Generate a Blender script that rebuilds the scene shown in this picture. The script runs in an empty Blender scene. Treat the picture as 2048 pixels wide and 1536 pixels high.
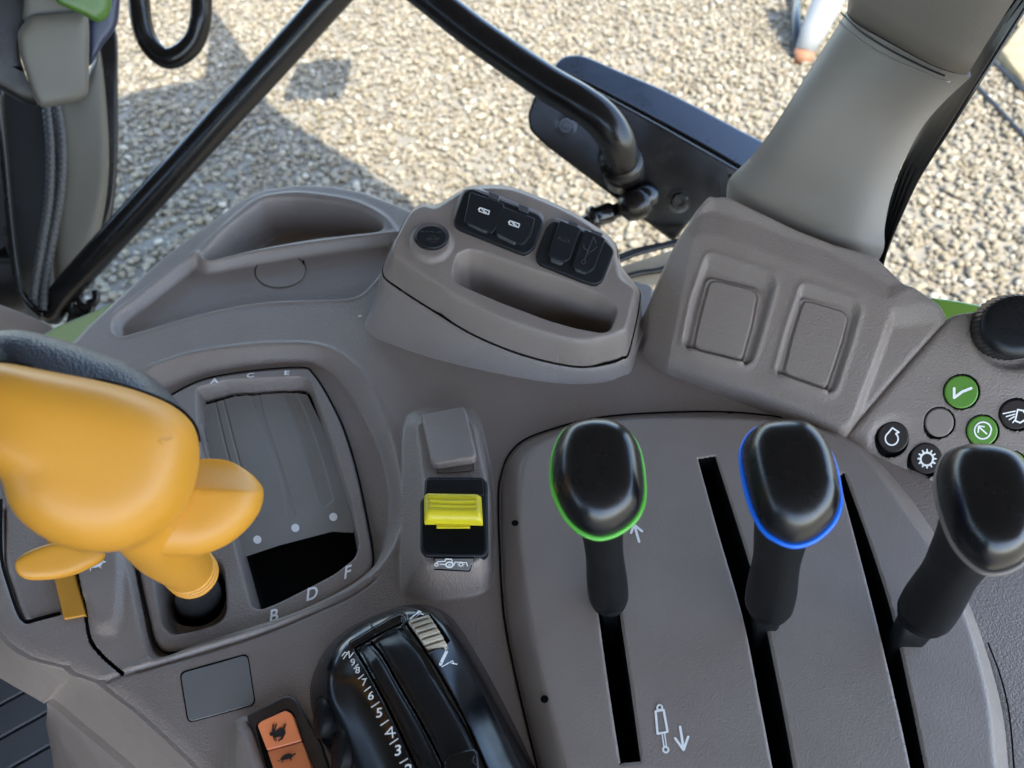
import bpy, bmesh, math, random
import numpy as np
from mathutils import Vector, Matrix
S = bpy.context.scene
C = S.collection
R = math.radians
# ---------------------------------------------------------------- camera
HC = 0.36                      # camera height above the console top (metres)
TH = R(42.0)                   # tilt away from straight down
FX = 1422.0                    # focal length in photograph pixels
cam_d = bpy.data.cameras.new('camera'); cam = bpy.data.objects.new('camera', cam_d); C.objects.link(cam)
cam.location = (0, 0, HC); cam.rotation_euler = (TH, 0, 0)
cam_d.sensor_width = 36; cam_d.lens = FX / 2048 * 36
cam_d.clip_start = 0.01; cam_d.clip_end = 500
cam_d.dof.use_dof = True; cam_d.dof.focus_distance = 0.38; cam_d.dof.aperture_fstop = 11
S.camera = cam
# ---------------------------------------------------------------- light
SUN_EL, SUN_AZ = 52.0, 32.0    # azimuth: degrees from -y towards +x (the direction the sun stands in)
sdir = Vector((math.sin(R(SUN_AZ)) * math.cos(R(SUN_EL)), -math.cos(R(SUN_AZ)) * math.cos(R(SUN_EL)), math.sin(R(SUN_EL))))
W = bpy.data.worlds.new('World'); S.world = W; W.use_nodes = True
wn = W.node_tree; bg = wn.nodes['Background']
sky = wn.nodes.new('ShaderNodeTexSky'); sky.sky_type = 'NISHITA'; sky.sun_disc = False
sky.sun_elevation = R(SUN_EL); sky.sun_rotation = math.atan2(sdir.x, sdir.y)
wn.links.new(sky.outputs[0], bg.inputs[0]); bg.inputs[1].default_value = 0.15
sl = bpy.data.lights.new('sun', 'SUN'); sl.energy = 2.0; sl.angle = R(0.5); sl.color = (1, .94, .82)
so = bpy.data.objects.new('sun', sl); C.objects.link(so); so.rotation_euler = sdir.to_track_quat('Z', 'Y').to_euler()
S.view_settings.view_transform = 'Standard'; S.view_settings.look = 'None'
S.view_settings.gamma = 1; S.view_settings.use_curve_mapping = False
S.view_settings.exposure = 2.66
# ---------------------------------------------------------------- geometry of the view (traced outlines -> real places)
ct, st = math.cos(TH), math.sin(TH)
def rays(px, py):
    px = np.asarray(px, float); py = np.asarray(py, float)
    a = (px - 1024) / FX; b = (768 - py) / FX
    return a, st + b * ct, -ct + b * st
def pl(z):                                   # a surface plane z = a + b x + c y
    return z if isinstance(z, tuple) else (float(z), 0., 0.)
def P(px, py, z=0.):
    a, b, c = pl(z); rx, ry, rz = rays(px, py)
    t = (HC - a) / (b * rx + c * ry - rz)
    return np.stack([rx * t, ry * t, HC + rz * t], -1)
def PZ(px, py, z):                            # z is an array
    rx, ry, rz = rays(px, py); t = (HC - z) / (-rz)
    return np.stack([rx * t, ry * t, HC + rz * t], -1)
def PD(px, py, d):                           # at a depth along the viewing axis
    rx, ry, rz = rays(px, py)
    return np.stack([rx * d, ry * d, HC + rz * d], -1)
def PP(px, py, p0, n):                       # on any plane
    r = np.stack(rays(px, py), -1); p0 = np.asarray(p0); n = np.asarray(n)
    t = ((p0 - [0, 0, HC]) @ n) / (r @ n)
    return r * t[..., None] + [0, 0, HC]
def plane3(a, b, c):
    q = [P(x, y, z) for x, y, z in (a, b, c)]
    A = np.array([[1, v[0], v[1]] for v in q]); s = np.linalg.solve(A, [v[2] for v in q])
    return tuple(s)
def up(plane, dz): return (plane[0] + dz, plane[1], plane[2])
def cat(pts, k=6):                           # closed smooth curve through the points
    p = np.asarray(pts, float); n = len(p); out = []
    for i in range(n):
        p0, p1, p2, p3 = p[i - 1], p[i], p[(i + 1) % n], p[(i + 2) % n]
        for j in range(k):
            t = j / k
            out.append(.5 * (2 * p1 + (p2 - p0) * t + (2 * p0 - 5 * p1 + 4 * p2 - p3) * t * t + (3 * p1 - p0 - 3 * p2 + p3) * t ** 3))
    return np.array(out)
def ocat(pts, k=8):                          # open smooth curve
    p = np.asarray(pts, float); q = np.vstack([2 * p[0] - p[1], p, 2 * p[-1] - p[-2]]); out = []
    for i in range(1, len(q) - 2):
        p0, p1, p2, p3 = q[i - 1], q[i], q[i + 1], q[i + 2]
        for j in range(k):
            t = j / k
            out.append(.5 * (2 * p1 + (p2 - p0) * t + (2 * p0 - 5 * p1 + 4 * p2 - p3) * t * t + (3 * p1 - p0 - 3 * p2 + p3) * t ** 3))
    out.append(p[-1]); return np.array(out)
def chk(pts, it=2, r=.25):                   # rounded corners
    p = np.asarray(pts, float)
    for _ in range(it):
        q = np.roll(p, -1, 0)
        p = np.stack([p * (1 - r) + q * r, p * r + q * (1 - r)], 1).reshape(-1, p.shape[1])
    return p
def rc(pts, rad, k=4):                       # round each corner of a polygon by rad (same unit)
    p = np.asarray(pts, float); n = len(p); out = []
    for i in range(n):
        a, b, c = p[i - 1], p[i], p[(i + 1) % n]
        da = a - b; dc = c - b; la = np.linalg.norm(da); lc = np.linalg.norm(dc)
        s = b + da / la * min(rad, la * .45); e = b + dc / lc * min(rad, lc * .45)
        for j in range(k + 1):
            t = j / k; out.append((1 - t) ** 2 * s + 2 * t * (1 - t) * b + t * t * e)
    return np.array(out)
def inset(poly, d, dx=0., dy=0.):
    p = np.asarray(poly, float); T = np.roll(p, -1, 0) - np.roll(p, 1, 0); T /= np.maximum(np.linalg.norm(T, axis=1)[:, None], 1e-12)
    N = np.c_[-T[:, 1], T[:, 0]]; ar = np.sum(p[:, 0] * np.roll(p[:, 1], -1) - np.roll(p[:, 0], -1) * p[:, 1])
    return p + N * d * (1 if ar > 0 else -1) + [dx, dy]
def PX(poly, z=0.):                          # pixel polygon -> world xy on a surface
    poly = np.asarray(poly, float); return P(poly[:, 0], poly[:, 1], z)[:, :2]
def ell(cx, cy, rx, ry, n=40, rot=0):
    a = np.linspace(0, 2 * math.pi, n, endpoint=False); c, s = math.cos(rot), math.sin(rot)
    x, y = rx * np.cos(a), ry * np.sin(a)
    return np.stack([cx + x * c - y * s, cy + x * s + y * c], -1)
# ---------------------------------------------------------------- objects
def setp(o, label=None, cat_=None, group=None, kind=None):
    if label: o['label'] = label
    if cat_: o['category'] = cat_
    if group: o['group'] = group
    if kind: o['kind'] = kind
    return o
def thing(name, label, cat_, loc=(0, 0, 0), group=None):
    o = bpy.data.objects.new(name, None); C.objects.link(o); o.location = loc; o.empty_display_size = .02
    return setp(o, label, cat_, group)
def link(name, me, mat, parent=None, smooth=True):
    o = bpy.data.objects.new(name, me); C.objects.link(o)
    for m in (mat if isinstance(mat, (list, tuple)) else [mat]): me.materials.append(m)
    if smooth: me.polygons.foreach_set('use_smooth', [True] * len(me.polygons))
    if parent is not None:
        o.parent = parent; root = parent; off = Vector((0, 0, 0))
        while root is not None: off += root.location; root = root.parent
        o.location = -off
    return o
def mesh(vs, fs):
    me = bpy.data.meshes.new('m'); me.from_pydata([tuple(map(float, v)) for v in vs], [], fs); me.update(); return me
def npmesh(V, Q, mi=None):                   # quads, fast
    me = bpy.data.meshes.new('m'); nv, nf = len(V), len(Q); k = Q.shape[1]
    me.vertices.add(nv); me.vertices.foreach_set('co', V.astype(np.float32).ravel())
    me.loops.add(nf * k); me.loops.foreach_set('vertex_index', Q.astype(np.int32).ravel())
    me.polygons.add(nf); me.polygons.foreach_set('loop_start', (np.arange(nf) * k).astype(np.int32))
    me.polygons.foreach_set('loop_total', np.full(nf, k, np.int32))
    if mi is not None: me.polygons.foreach_set('material_index', mi.astype(np.int32))
    me.update(calc_edges=True); return me
def sdf(X, Y, poly):
    """signed distance, positive inside; X,Y flat arrays"""
    d2 = np.full(X.shape, 1e9, np.float64); ins = np.zeros(X.shape, bool); n = len(poly)
    for i in range(n):
        ax, ay = poly[i]; bx, by = poly[(i + 1) % n]
        ex, ey = bx - ax, by - ay; L = ex * ex + ey * ey
        if L < 1e-16: continue
        wx, wy = X - ax, Y - ay
        t = np.clip((wx * ex + wy * ey) / L, 0, 1)
        dx, dy = wx - t * ex, wy - t * ey
        np.minimum(d2, dx * dx + dy * dy, out=d2)
        if ay != by:
            c = ((ay > Y) != (by > Y)) & (X < (bx - ax) * (Y - ay) / (by - ay) + ax)
            ins ^= c
    d = np.sqrt(d2); return np.where(ins, d, -d)
def ldist(X, Y, line):
    d2 = np.full(X.shape, 1e9)
    for i in range(len(line) - 1):
        ax, ay = line[i]; ex, ey = line[i + 1] - line[i]; L = ex * ex + ey * ey + 1e-18
        wx, wy = X - ax, Y - ay; t = np.clip((wx * ex + wy * ey) / L, 0, 1)
        d2 = np.minimum(d2, (wx - t * ex) ** 2 + (wy - t * ey) ** 2)
    return np.sqrt(d2)
def box1(a, r, ax):
    if r < 1: return a
    a = np.moveaxis(a, ax, 0); p = np.concatenate([np.repeat(a[:1], r + 1, 0), a, np.repeat(a[-1:], r, 0)], 0)
    c = np.cumsum(p, 0); o = (c[2 * r + 1:] - c[:-2 * r - 1]) / (2 * r + 1); return np.moveaxis(o, 0, ax)
class HF:                                    # a moulded panel: one surface whose height is shaped by outlines
    def __init__(s, poly, res, base=0., pad=.006):
        s.res = res; mn = poly.min(0) - pad; mx = poly.max(0) + pad
        s.x0, s.y0 = mn; s.nx = int((mx[0] - mn[0]) / res) + 2; s.ny = int((mx[1] - mn[1]) / res) + 2
        s.gx = s.x0 + np.arange(s.nx) * res; s.gy = s.y0 + np.arange(s.ny) * res
        s.X, s.Y = np.meshgrid(s.gx, s.gy)
        s.Z = s.pz(base); s.M = np.zeros(s.Z.shape, np.int8); s.K = np.ones(s.Z.shape, bool)
    def pz(s, z):
        if callable(z): return z(s.X, s.Y)
        a, b, c = pl(z); return a + b * s.X + c * s.Y
    def win(s, poly, m=.012):
        mn = poly.min(0) - m; mx = poly.max(0) + m
        i0 = max(0, int((mn[0] - s.x0) / s.res)); i1 = min(s.nx, int((mx[0] - s.x0) / s.res) + 2)
        j0 = max(0, int((mn[1] - s.y0) / s.res)); j1 = min(s.ny, int((mx[1] - s.y0) / s.res) + 2)
        return slice(j0, j1), slice(i0, i1)
    def d(s, poly, w=None, m=.012):
        w = w or s.win(poly, m); return w, sdf(s.X[w], s.Y[w], poly)
    def loft(s, rings, mat=None, ease=False, fill=True):
        """rings: [(world polygon, height)] from outside in; height None = surface as it is"""
        w, d0 = s.d(rings[0][0]); Z = s.Z[w].copy(); src = Z.copy()
        def zz(z): return src if z is None else s.pz(z)[w]
        for i in range(len(rings) - 1):
            d1 = sdf(s.X[w], s.Y[w], rings[i + 1][0])
            t = np.clip(d0 / np.maximum(d0 - d1, 1e-9), 0, 1)
            if ease: t = np.sin(t * math.pi / 2) if ease == 1 else t * t * (3 - 2 * t)
            m = (d0 > 0) & (d1 < 0); v = zz(rings[i][1]) * (1 - t) + zz(rings[i + 1][1]) * t
            Z = np.where(m, v, Z); 
            if mat is not None: s.M[w] = np.where(m, mat, s.M[w])
            d0 = d1
        if fill:
            Z = np.where(d0 >= 0, zz(rings[-1][1]), Z)
            if mat is not None: s.M[w] = np.where(d0 >= 0, mat, s.M[w])
        s.Z[w] = Z
    def dip(s, poly, depth, wall=.0015, soft=0, mat=None, matd=None):
        """press the outline down (negative: up) by depth over a wall width"""
        w, d = s.d(poly); t = np.clip(d / wall, 0, 1); t = t * t * (3 - 2 * t)
        s.Z[w] -= depth * t
        if mat is not None: s.M[w] = np.where(d > (wall * .5 if matd is None else matd), mat, s.M[w])
    def to(s, poly, z, wall=.0015, mat=None, matd=None):
        w, d = s.d(poly); t = np.clip(d / wall, 0, 1); t = t * t * (3 - 2 * t)
        s.Z[w] = s.Z[w] * (1 - t) + s.pz(z)[w] * t
        if mat is not None: s.M[w] = np.where(d > (wall * .5 if matd is None else matd), mat, s.M[w])
    def groove(s, line, width, depth, mat=None):
        line = np.asarray(line); w = s.win(line); d = ldist(s.X[w], s.Y[w], line)
        t = np.clip(1 - d / width, 0, 1); t = t * t * (3 - 2 * t); s.Z[w] -= depth * t
        if mat is not None: s.M[w] = np.where(d < width * .55, mat, s.M[w])
    def ridge(s, line, width, h): s.groove(line, width, -h)
    def snap(s, poly, off=0., k=.55):
        """pull the nearest vertices onto an outline so its rim is a clean line"""
        w, d = s.d(poly, m=.004); d = d + off
        gy_, gx_ = np.gradient(d, s.res); g = np.maximum(np.hypot(gx_, gy_), .5)
        m = (np.abs(d) < k * s.res)
        s.X[w] = np.where(m, s.X[w] - d * gx_ / g ** 2, s.X[w]); s.Y[w] = np.where(m, s.Y[w] - d * gy_ / g ** 2, s.Y[w])
    def cut(s, poly, z, mat=1, wall=None):
        s.snap(poly); s.to(poly, z, wall or s.res * .9, mat=mat, matd=s.res * .12)
    def seam(s, line, width, depth, mat=1):
        """a clean dark gap of a given width along a line"""
        line = np.asarray(line); T = np.gradient(line, axis=0); T /= np.maximum(np.linalg.norm(T, axis=1)[:, None], 1e-12); N = np.c_[-T[:, 1], T[:, 0]] * width / 2
        poly = np.vstack([line + N, (line - N)[::-1]]); s.snap(poly, k=.5); w, d = s.d(poly)
        s.Z[w] -= depth * (d > s.res * .08); s.M[w] = np.where(d > s.res * .08, mat, s.M[w])
    def blur(s, r, poly=None):
        k = max(1, int(round(r / s.res))); w = s.win(poly) if poly is not None else (slice(None), slice(None))
        a = s.Z[w]
        for _ in range(2): a = box1(box1(a, k, 0), k, 1)
        if poly is not None:
            dd = sdf(s.X[w], s.Y[w], poly); t = np.clip((dd + .004) / .004, 0, 1); a = a * t + s.Z[w] * (1 - t)
        s.Z[w] = a
    def edge(s, poly, skirt=.03, slope=6., fil=.003, drop=.0025):
        w = (slice(None), slice(None)); d = sdf(s.X, s.Y, poly)
        s.Z -= drop * np.clip(1 - d / fil, 0, 1) ** 2 * (d > 0)
        s.Z += np.where(d < 0, -drop + np.maximum(d * slope, -skirt), 0)
        s.K &= d > -skirt / slope
        return d
    def at(s, x, y):
        fx = np.clip((np.asarray(x) - s.x0) / s.res, 0, s.nx - 1.001); fy = np.clip((np.asarray(y) - s.y0) / s.res, 0, s.ny - 1.001)
        i = fx.astype(int); j = fy.astype(int); a = fx - i; b = fy - j; Z = s.Z
        return (Z[j, i] * (1 - a) + Z[j, i + 1] * a) * (1 - b) + (Z[j + 1, i] * (1 - a) + Z[j + 1, i + 1] * a) * b
    def on(s, px, py, z0=0.):
        px = np.asarray(px, float); py = np.asarray(py, float); lo = np.full(px.shape, np.nan); zs = np.linspace(.16, -.03, 140)
        hi_ = np.full(px.shape, zs[0])
        for z in zs[1:]:
            p = PZ(px, py, np.full(px.shape, z)); inb = (p[..., 0] > s.x0) & (p[..., 0] < s.gx[-1]) & (p[..., 1] > s.y0) & (p[..., 1] < s.gy[-1])
            hit = inb & (s.at(p[..., 0], p[..., 1]) >= z) & np.isnan(lo); lo = np.where(hit, z, lo); hi_ = np.where(np.isnan(lo), z, hi_)
        lo = np.where(np.isnan(lo), float(z0), lo); hi_ = np.maximum(hi_, lo)
        for _ in range(14):
            m = (lo + hi_) / 2; p = PZ(px, py, m); h = s.at(p[..., 0], p[..., 1]) >= m; lo = np.where(h, m, lo); hi_ = np.where(h, hi_, m)
        return PZ(px, py, (lo + hi_) / 2)
    def build(s, name, mats, parent=None, sharp=None):
        idx = np.arange(s.nx * s.ny).reshape(s.ny, s.nx)
        K = s.K; cell = K[:-1, :-1] & K[1:, :-1] & K[:-1, 1:] & K[1:, 1:]
        Q = np.stack([idx[:-1, :-1][cell], idx[:-1, 1:][cell], idx[1:, 1:][cell], idx[1:, :-1][cell]], 1)
        mi = np.maximum(np.maximum(s.M[:-1, :-1], s.M[1:, 1:]), np.maximum(s.M[1:, :-1], s.M[:-1, 1:]))[cell] if isinstance(mats, (list, tuple)) else None
        V = np.stack([s.X.ravel(), s.Y.ravel(), s.Z.ravel()], 1)
        used = np.zeros(len(V), bool); used[Q.ravel()] = True; rm = np.cumsum(used) - 1
        me = npmesh(V[used], rm[Q], mi); o = link(name, me, mats, parent)
        if sharp: me.set_sharp_from_angle(angle=R(sharp))
        return o
def loftmesh(secs, cap=True, closed=True):
    secs = [np.asarray(q) for q in secs]; n = len(secs[0]); vs = [v for q in secs for v in q]; fs = []
    for k in range(len(secs) - 1):
        for i in range(n if closed else n - 1):
            j = (i + 1) % n; fs.append((k * n + i, k * n + j, (k + 1) * n + j, (k + 1) * n + i))
    if cap:
        fs.append(tuple(range(n))[::-1]); fs.append(tuple(range((len(secs) - 1) * n, len(secs) * n)))
    me = mesh(vs, fs); b = bmesh.new(); b.from_mesh(me); bmesh.ops.recalc_face_normals(b, faces=b.faces); b.to_mesh(me); b.free(); return me
def nrm(v): v = np.asarray(v, float); return v / np.linalg.norm(v)
def tube(path, r, n=20, flat=None):
    path = np.asarray(path, float); m = len(path); rr = np.full(m, r) if np.isscalar(r) else np.asarray(r)
    T = np.gradient(path, axis=0); T /= np.linalg.norm(T, axis=1)[:, None]
    u = nrm(np.cross(T[0], [0.3, .2, 1.])); secs = []
    for k in range(m):
        u = nrm(u - T[k] * (u @ T[k])); v = np.cross(T[k], u)
        a = np.linspace(0, 2 * math.pi, n, endpoint=False)
        secs.append(path[k] + rr[k] * (np.cos(a)[:, None] * u + np.sin(a)[:, None] * v))
    return loftmesh(secs)
def pillow(pts, c, n, hf, hb, steps=9, pw=.55, ph=.9, shift=None, backscale=None):
    """closed solid from an outline of 3D points: domes out along n by hf and back by hb"""
    pts = np.asarray(pts); c = np.asarray(c, float); n = np.asarray(n, float); secs = []
    sh = np.zeros(3) if shift is None else np.asarray(shift)
    for k in range(steps, 0, -1):
        a = (k / steps) * math.pi / 2 * .985
        secs.append(c + (pts - c) * math.cos(a) ** pw - n * hb * math.sin(a) ** ph)
    secs.append(pts)
    for k in range(1, steps + 1):
        a = (k / steps) * math.pi / 2 * .985; s_ = math.cos(a) ** pw
        secs.append(c + sh * (1 - s_) + (pts - c) * s_ + n * hf * math.sin(a) ** ph)
    return loftmesh(secs)
def slab(name, pts, n, th, mat, parent=None, bev=.001, seg=3):
    """plate from an outline of 3D points, thickness th behind the outline, edges rounded"""
    pts = np.asarray(pts, float); n = np.asarray(n, float); k = len(pts)
    me = loftmesh([pts - n * th, pts]); o = link(name, me, mat, parent)
    if bev:
        m = o.modifiers.new('bevel', 'BEVEL'); m.width = bev; m.segments = seg; m.limit_method = 'ANGLE'; m.angle_limit = R(50)
    try: me.set_sharp_from_angle(angle=R(40))
    except Exception: pass
    return o
def raisedpad(name, poly, z, h, mat, parent=None, inset=.0008, bev=.0008, sink=.002):
    """raised plate standing on a plane, outline traced at its top"""
    q = P(poly[:, 0], poly[:, 1], z); nz = np.array([-pl(z)[1], -pl(z)[2], 1.]); nz = nrm(nz)
    return slab(name, q, nz, h + sink, mat, parent, bev)
# prints: shapes given in photograph pixels and laid on a surface
def lay(name, polys, surf, mat, parent, off=.00025, step=.00002):
    vs, fs = [], []
    for i, q in enumerate(polys):
        q = np.asarray(q, float)
        p = surf.on(q[:, 0], q[:, 1]) if isinstance(surf, HF) else P(q[:, 0], q[:, 1], surf)
        b = len(vs); p = p.copy(); p[:, 2] += off + step * (i % 40)
        vs += list(p); fs.append(tuple(range(b, b + len(q))))
    return link(name, mesh(vs, fs), mat, parent, smooth=False)
def cap(a, b, w):
    a = np.asarray(a, float); b = np.asarray(b, float); d = b - a; L = np.linalg.norm(d); d = d / L if L > 0 else np.array([1., 0]); ang = math.atan2(d[1], d[0])
    o = []
    for k in range(5): t = ang - math.pi / 2 + math.pi * k / 4; o.append(b + w * np.array([math.cos(t), math.sin(t)]))
    for k in range(5): t = ang + math.pi / 2 + math.pi * k / 4; o.append(a + w * np.array([math.cos(t), math.sin(t)]))
    return np.array(o)
def strk(lines, w):
    return [cap(l[i], l[i + 1], w / 2) for l in lines for i in range(len(l) - 1)]
def circ(cx, cy, rx, ry=None, n=20, a0=0, a1=360):
    ry = ry or rx; return [(cx + rx * math.cos(R(a0 + (a1 - a0) * i / n)), cy + ry * math.sin(R(a0 + (a1 - a0) * i / n))) for i in range(n + 1)]
def glyph(name, txt, c, ex, ey, surf, mat, parent, bold=0., off=.0003):
    """a character; c centre in pixels, ex / ey = pixel vectors of one em to the right / up"""
    cu = bpy.data.curves.new('t', 'FONT'); cu.body = txt; cu.align_x = 'CENTER'; cu.align_y = 'CENTER'; cu.offset = bold; cu.size = 1
    o = bpy.data.objects.new('t', cu); C.objects.link(o); bpy.context.view_layer.update()
    me = bpy.data.meshes.new_from_object(o); bpy.data.objects.remove(o)
    v = np.array([q.co[:] for q in me.vertices]); v[:, :2] -= (v[:, :2].min(0) + v[:, :2].max(0)) / 2
    px = c[0] + v[:, 0] * ex[0] + v[:, 1] * ey[0]; py = c[1] + v[:, 0] * ex[1] + v[:, 1] * ey[1]
    p = surf.on(px, py) if isinstance(surf, HF) else P(px, py, surf)
    p = p.copy(); p[:, 2] += off
    me.vertices.foreach_set('co', p.astype(np.float32).ravel()); me.materials.clear(); me.update()
    return link(name, me, mat, parent, smooth=False)
def gasket(line, surf, par, r=.0005, name='seam_gasket'):
    l = np.asarray(line, float); p = surf.on(l[:, 0], l[:, 1]) if isinstance(surf, HF) else P(l[:, 0], l[:, 1], surf)
    return link(name, tube(p + [0, 0, r * .2], r, 8), m_gap, par)
# ---------------------------------------------------------------- materials
def mat(name, col, rough=.5, metal=0, spec=.5, coat=0, grain=None, gd=.0002, var=.0, dust=0., vs=30., sss=0):
    m = bpy.data.materials.new(name); m.use_nodes = True; nt = m.node_tree; b = nt.nodes['Principled BSDF']
    b.inputs['Base Color'].default_value = (*col, 1); b.inputs['Roughness'].default_value = rough
    b.inputs['Metallic'].default_value = metal; b.inputs['Specular IOR Level'].default_value = spec
    b.inputs['Coat Weight'].default_value = coat; b.inputs['Coat Roughness'].default_value = .12
    if sss:
        b.inputs['Subsurface Weight'].default_value = sss; b.inputs['Subsurface Scale'].default_value = .004
    tc = nt.nodes.new('ShaderNodeTexCoord'); L = nt.links.new
    if grain:
        v = nt.nodes.new('ShaderNodeTexVoronoi'); v.feature = 'SMOOTH_F1'; v.inputs['Scale'].default_value = grain; L(tc.outputs['Object'], v.inputs['Vector'])
        n2 = nt.nodes.new('ShaderNodeTexNoise'); n2.inputs['Scale'].default_value = grain * .55; n2.inputs['Detail'].default_value = 3; L(tc.outputs['Object'], n2.inputs['Vector'])
        ad = nt.nodes.new('ShaderNodeMath'); ad.operation = 'ADD'; L(v.outputs['Distance'], ad.inputs[0]); L(n2.outputs[0], ad.inputs[1])
        bp = nt.nodes.new('ShaderNodeBump'); bp.inputs['Strength'].default_value = 1; bp.inputs['Distance'].default_value = gd
        L(ad.outputs[0], bp.inputs['Height']); L(bp.outputs[0], b.inputs['Normal'])
    if var or dust:
        n = nt.nodes.new('ShaderNodeTexNoise'); n.inputs['Scale'].default_value = vs; n.inputs['Detail'].default_value = 6; n.inputs['Roughness'].default_value = .65
        L(tc.outputs['Object'], n.inputs['Vector'])
        mr = nt.nodes.new('ShaderNodeMapRange'); mr.inputs[1].default_value = .3; mr.inputs[2].default_value = .7
        mr.inputs[3].default_value = 1 - var; mr.inputs[4].default_value = 1 + var; L(n.outputs[0], mr.inputs[0])
        mx = nt.nodes.new('ShaderNodeVectorMath'); mx.operation = 'SCALE'; mx.inputs[0].default_value = col; L(mr.outputs[0], mx.inputs['Scale'])
        src = mx.outputs[0]
        rr = nt.nodes.new('ShaderNodeMapRange'); rr.inputs[1].default_value = .3; rr.inputs[2].default_value = .7
        rr.inputs[3].default_value = max(.03, rough - .07); rr.inputs[4].default_value = rough + .09; L(n.outputs[0], rr.inputs[0]); L(rr.outputs[0], b.inputs['Roughness'])
        if dust:
            n3 = nt.nodes.new('ShaderNodeTexNoise'); n3.inputs['Scale'].default_value = 900; n3.inputs['Detail'].default_value = 1; L(tc.outputs['Object'], n3.inputs['Vector'])
            mm = nt.nodes.new('ShaderNodeMapRange'); mm.inputs[1].default_value = .70; mm.inputs[2].default_value = .80; mm.inputs[4].default_value = dust; L(n3.outputs[0], mm.inputs[0])
            mi = nt.nodes.new('ShaderNodeMixRGB'); mi.inputs[2].default_value = (.35, .34, .32, 1); L(mm.outputs[0], mi.inputs[0]); L(src, mi.inputs[1]); src = mi.outputs[0]
        L(src, b.inputs['Base Color'])
    return m
TAUPE = (.236, .190, .160)
m_con = mat('console_plastic', TAUPE, .43, grain=1150, gd=.00026, var=.05)
m_con2 = mat('smooth_grey_plastic', (.240, .195, .164), .42, grain=1500, gd=.00014, var=.04)
m_mod = mat('housing_plastic', (.215, .176, .152), .42, grain=1300, gd=.00014, var=.05)
m_shut = mat('shutter_plastic', (.235, .215, .19), .46, grain=900, gd=.00004, var=.06)
m_blank = mat('blank_plate_plastic', (.17, .16, .148), .44, grain=2000, gd=.00004, var=.05)
m_gap = mat('black_liner', (.004, .004, .004), .85, spec=.1)
m_blk = mat('black_plastic', (.009, .009, .010), .30, spec=.3, grain=1800, gd=.00004, var=.1, dust=.05)
m_blkg = mat('glossy_black_plastic', (.004, .004, .005), .2, spec=.6, dust=.05, var=.1)
m_stem = mat('soft_black_plastic', (.007, .007, .0075), .42, spec=.12, grain=1800, gd=.00005, var=.1, dust=.06)
m_rub = mat('black_rubber', (.010, .011, .013), .42, spec=.35, grain=1500, gd=.00006, var=.1, dust=.05)
m_tube = mat('black_painted_steel', (.008, .007, .007), .22, spec=.38, grain=600, gd=.00004, dust=.03)
m_yel = mat('amber_plastic', (.52, .235, .024), .40, spec=.42, sss=.08, var=.05, grain=500, gd=.00003)
m_yel2 = mat('yellow_plastic', (.70, .57, .02), .35, var=.02)
m_leath = mat('dark_leather', (.034, .040, .052), .36, grain=1500, gd=.00025, var=.15)
m_gr = mat('green_plastic', (.10, .25, .03), .3, var=.03)
m_gr2 = mat('muted_green_plastic', (.05, .12, .015), .35)
m_ring_g = mat('green_ring', (.10, .42, .05), .35)
m_ring_b = mat('blue_ring', (.005, .14, .72), .3)
m_ring_t = mat('grey_ring', (.16, .135, .12), .4)
m_org = mat('orange_plastic', (.78, .23, .085), .38, sss=.1)
m_wht = mat('white_print', (.90, .88, .84), .5)
m_knob = mat('knob_black_gloss', (.004, .004, .005), .27, spec=.62, dust=.05)
m_beige = mat('beige_plastic', (.42, .36, .27), .45, var=.05)
m_prnt = mat('black_print', (.008, .008, .008), .5)
m_emb = mat('embossed_rubber', (.060, .062, .066), .4)
m_pil = mat('pillar_trim_plastic', (.195, .170, .142), .48, grain=1700, gd=.00005, var=.03)
m_green = mat('green_paint', (.16, .30, .045), .28, coat=.5)
m_pgreen = mat('pale_green_paint', (.22, .28, .14), .35, coat=.3)
m_btn = mat('dark_button_plastic', (.028, .021, .018), .4, spec=.3)
m_mat = mat('rubber_floor_mat', (.050, .052, .055), .55, grain=900, gd=.0001, var=.1)
m_seal = mat('black_seal', (.006, .006, .006), .4)
m_hose = mat('grey_hose', (.05, .05, .05), .45)
m_door = mat('door_panel_grey', (.100, .092, .074), .5, var=.06)
# ================================================================= CONSOLE BODY
con = thing('side_console', 'taupe moulded plastic tractor console with recessed tray and lever openings', 'console', (0, .3, 0))
edge_px = [(141,684),(178,643),(246,581),(319,515),(392,460),(440,425),(488,392),(524,376),(593,366),(661,368),(730,380),(823,417),(900,445),(1000,480),
  (1100,515),(1247,556),(1297,573),(1400,600),(1700,700),(1900,700),(2100,760),(2330,900),(2500,1700),(500,1700),(396,1536),(332,1474),(272,1420),(196,1363),
  (171,1354),(142,1344),(130,1333),(63,1316),(19,1290),(-5,1265),(-35,1200),(-60,1100),(-70,900),(-20,800),(70,740)]
edge = PX(rc(edge_px, 14, 3))
foot_px = [(-120,1100),(-70,1240),(-20,1330),(30,1372),(66,1398),(88,1408),(108,1398),(127,1414),(200,1475),(272,1536),(350,1610),(480,1760),(700,1760),(500,1300),(300,1000),(0,900)]
foot = P(np.array(foot_px, float)[:, 0], np.array(foot_px, float)[:, 1], -.09)[:, :2]
B = HF(PX([(-130,1000),(0,640),(560,350),(1000,400),(2100,560),(2150,1600),(0,1600),(-60,1300)]), .0007, 0., pad=.03)
d_e = sdf(B.X, B.Y, edge); d_f = sdf(B.X, B.Y, foot)
dW = d_e + .004
t = np.clip(dW / np.maximum(dW - d_e, 1e-9), 0, 1)
B.Z = np.where(d_e < 0, -.012 + .012 * t - .002, -.002 * np.clip(1 - d_e / .006, 0, 1) ** 2)
B.K = (dW > 0) & ((d_e > -.0014) | (B.Y > P(0,1150)[1]) | (B.X > P(560,1536)[0]))
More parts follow.
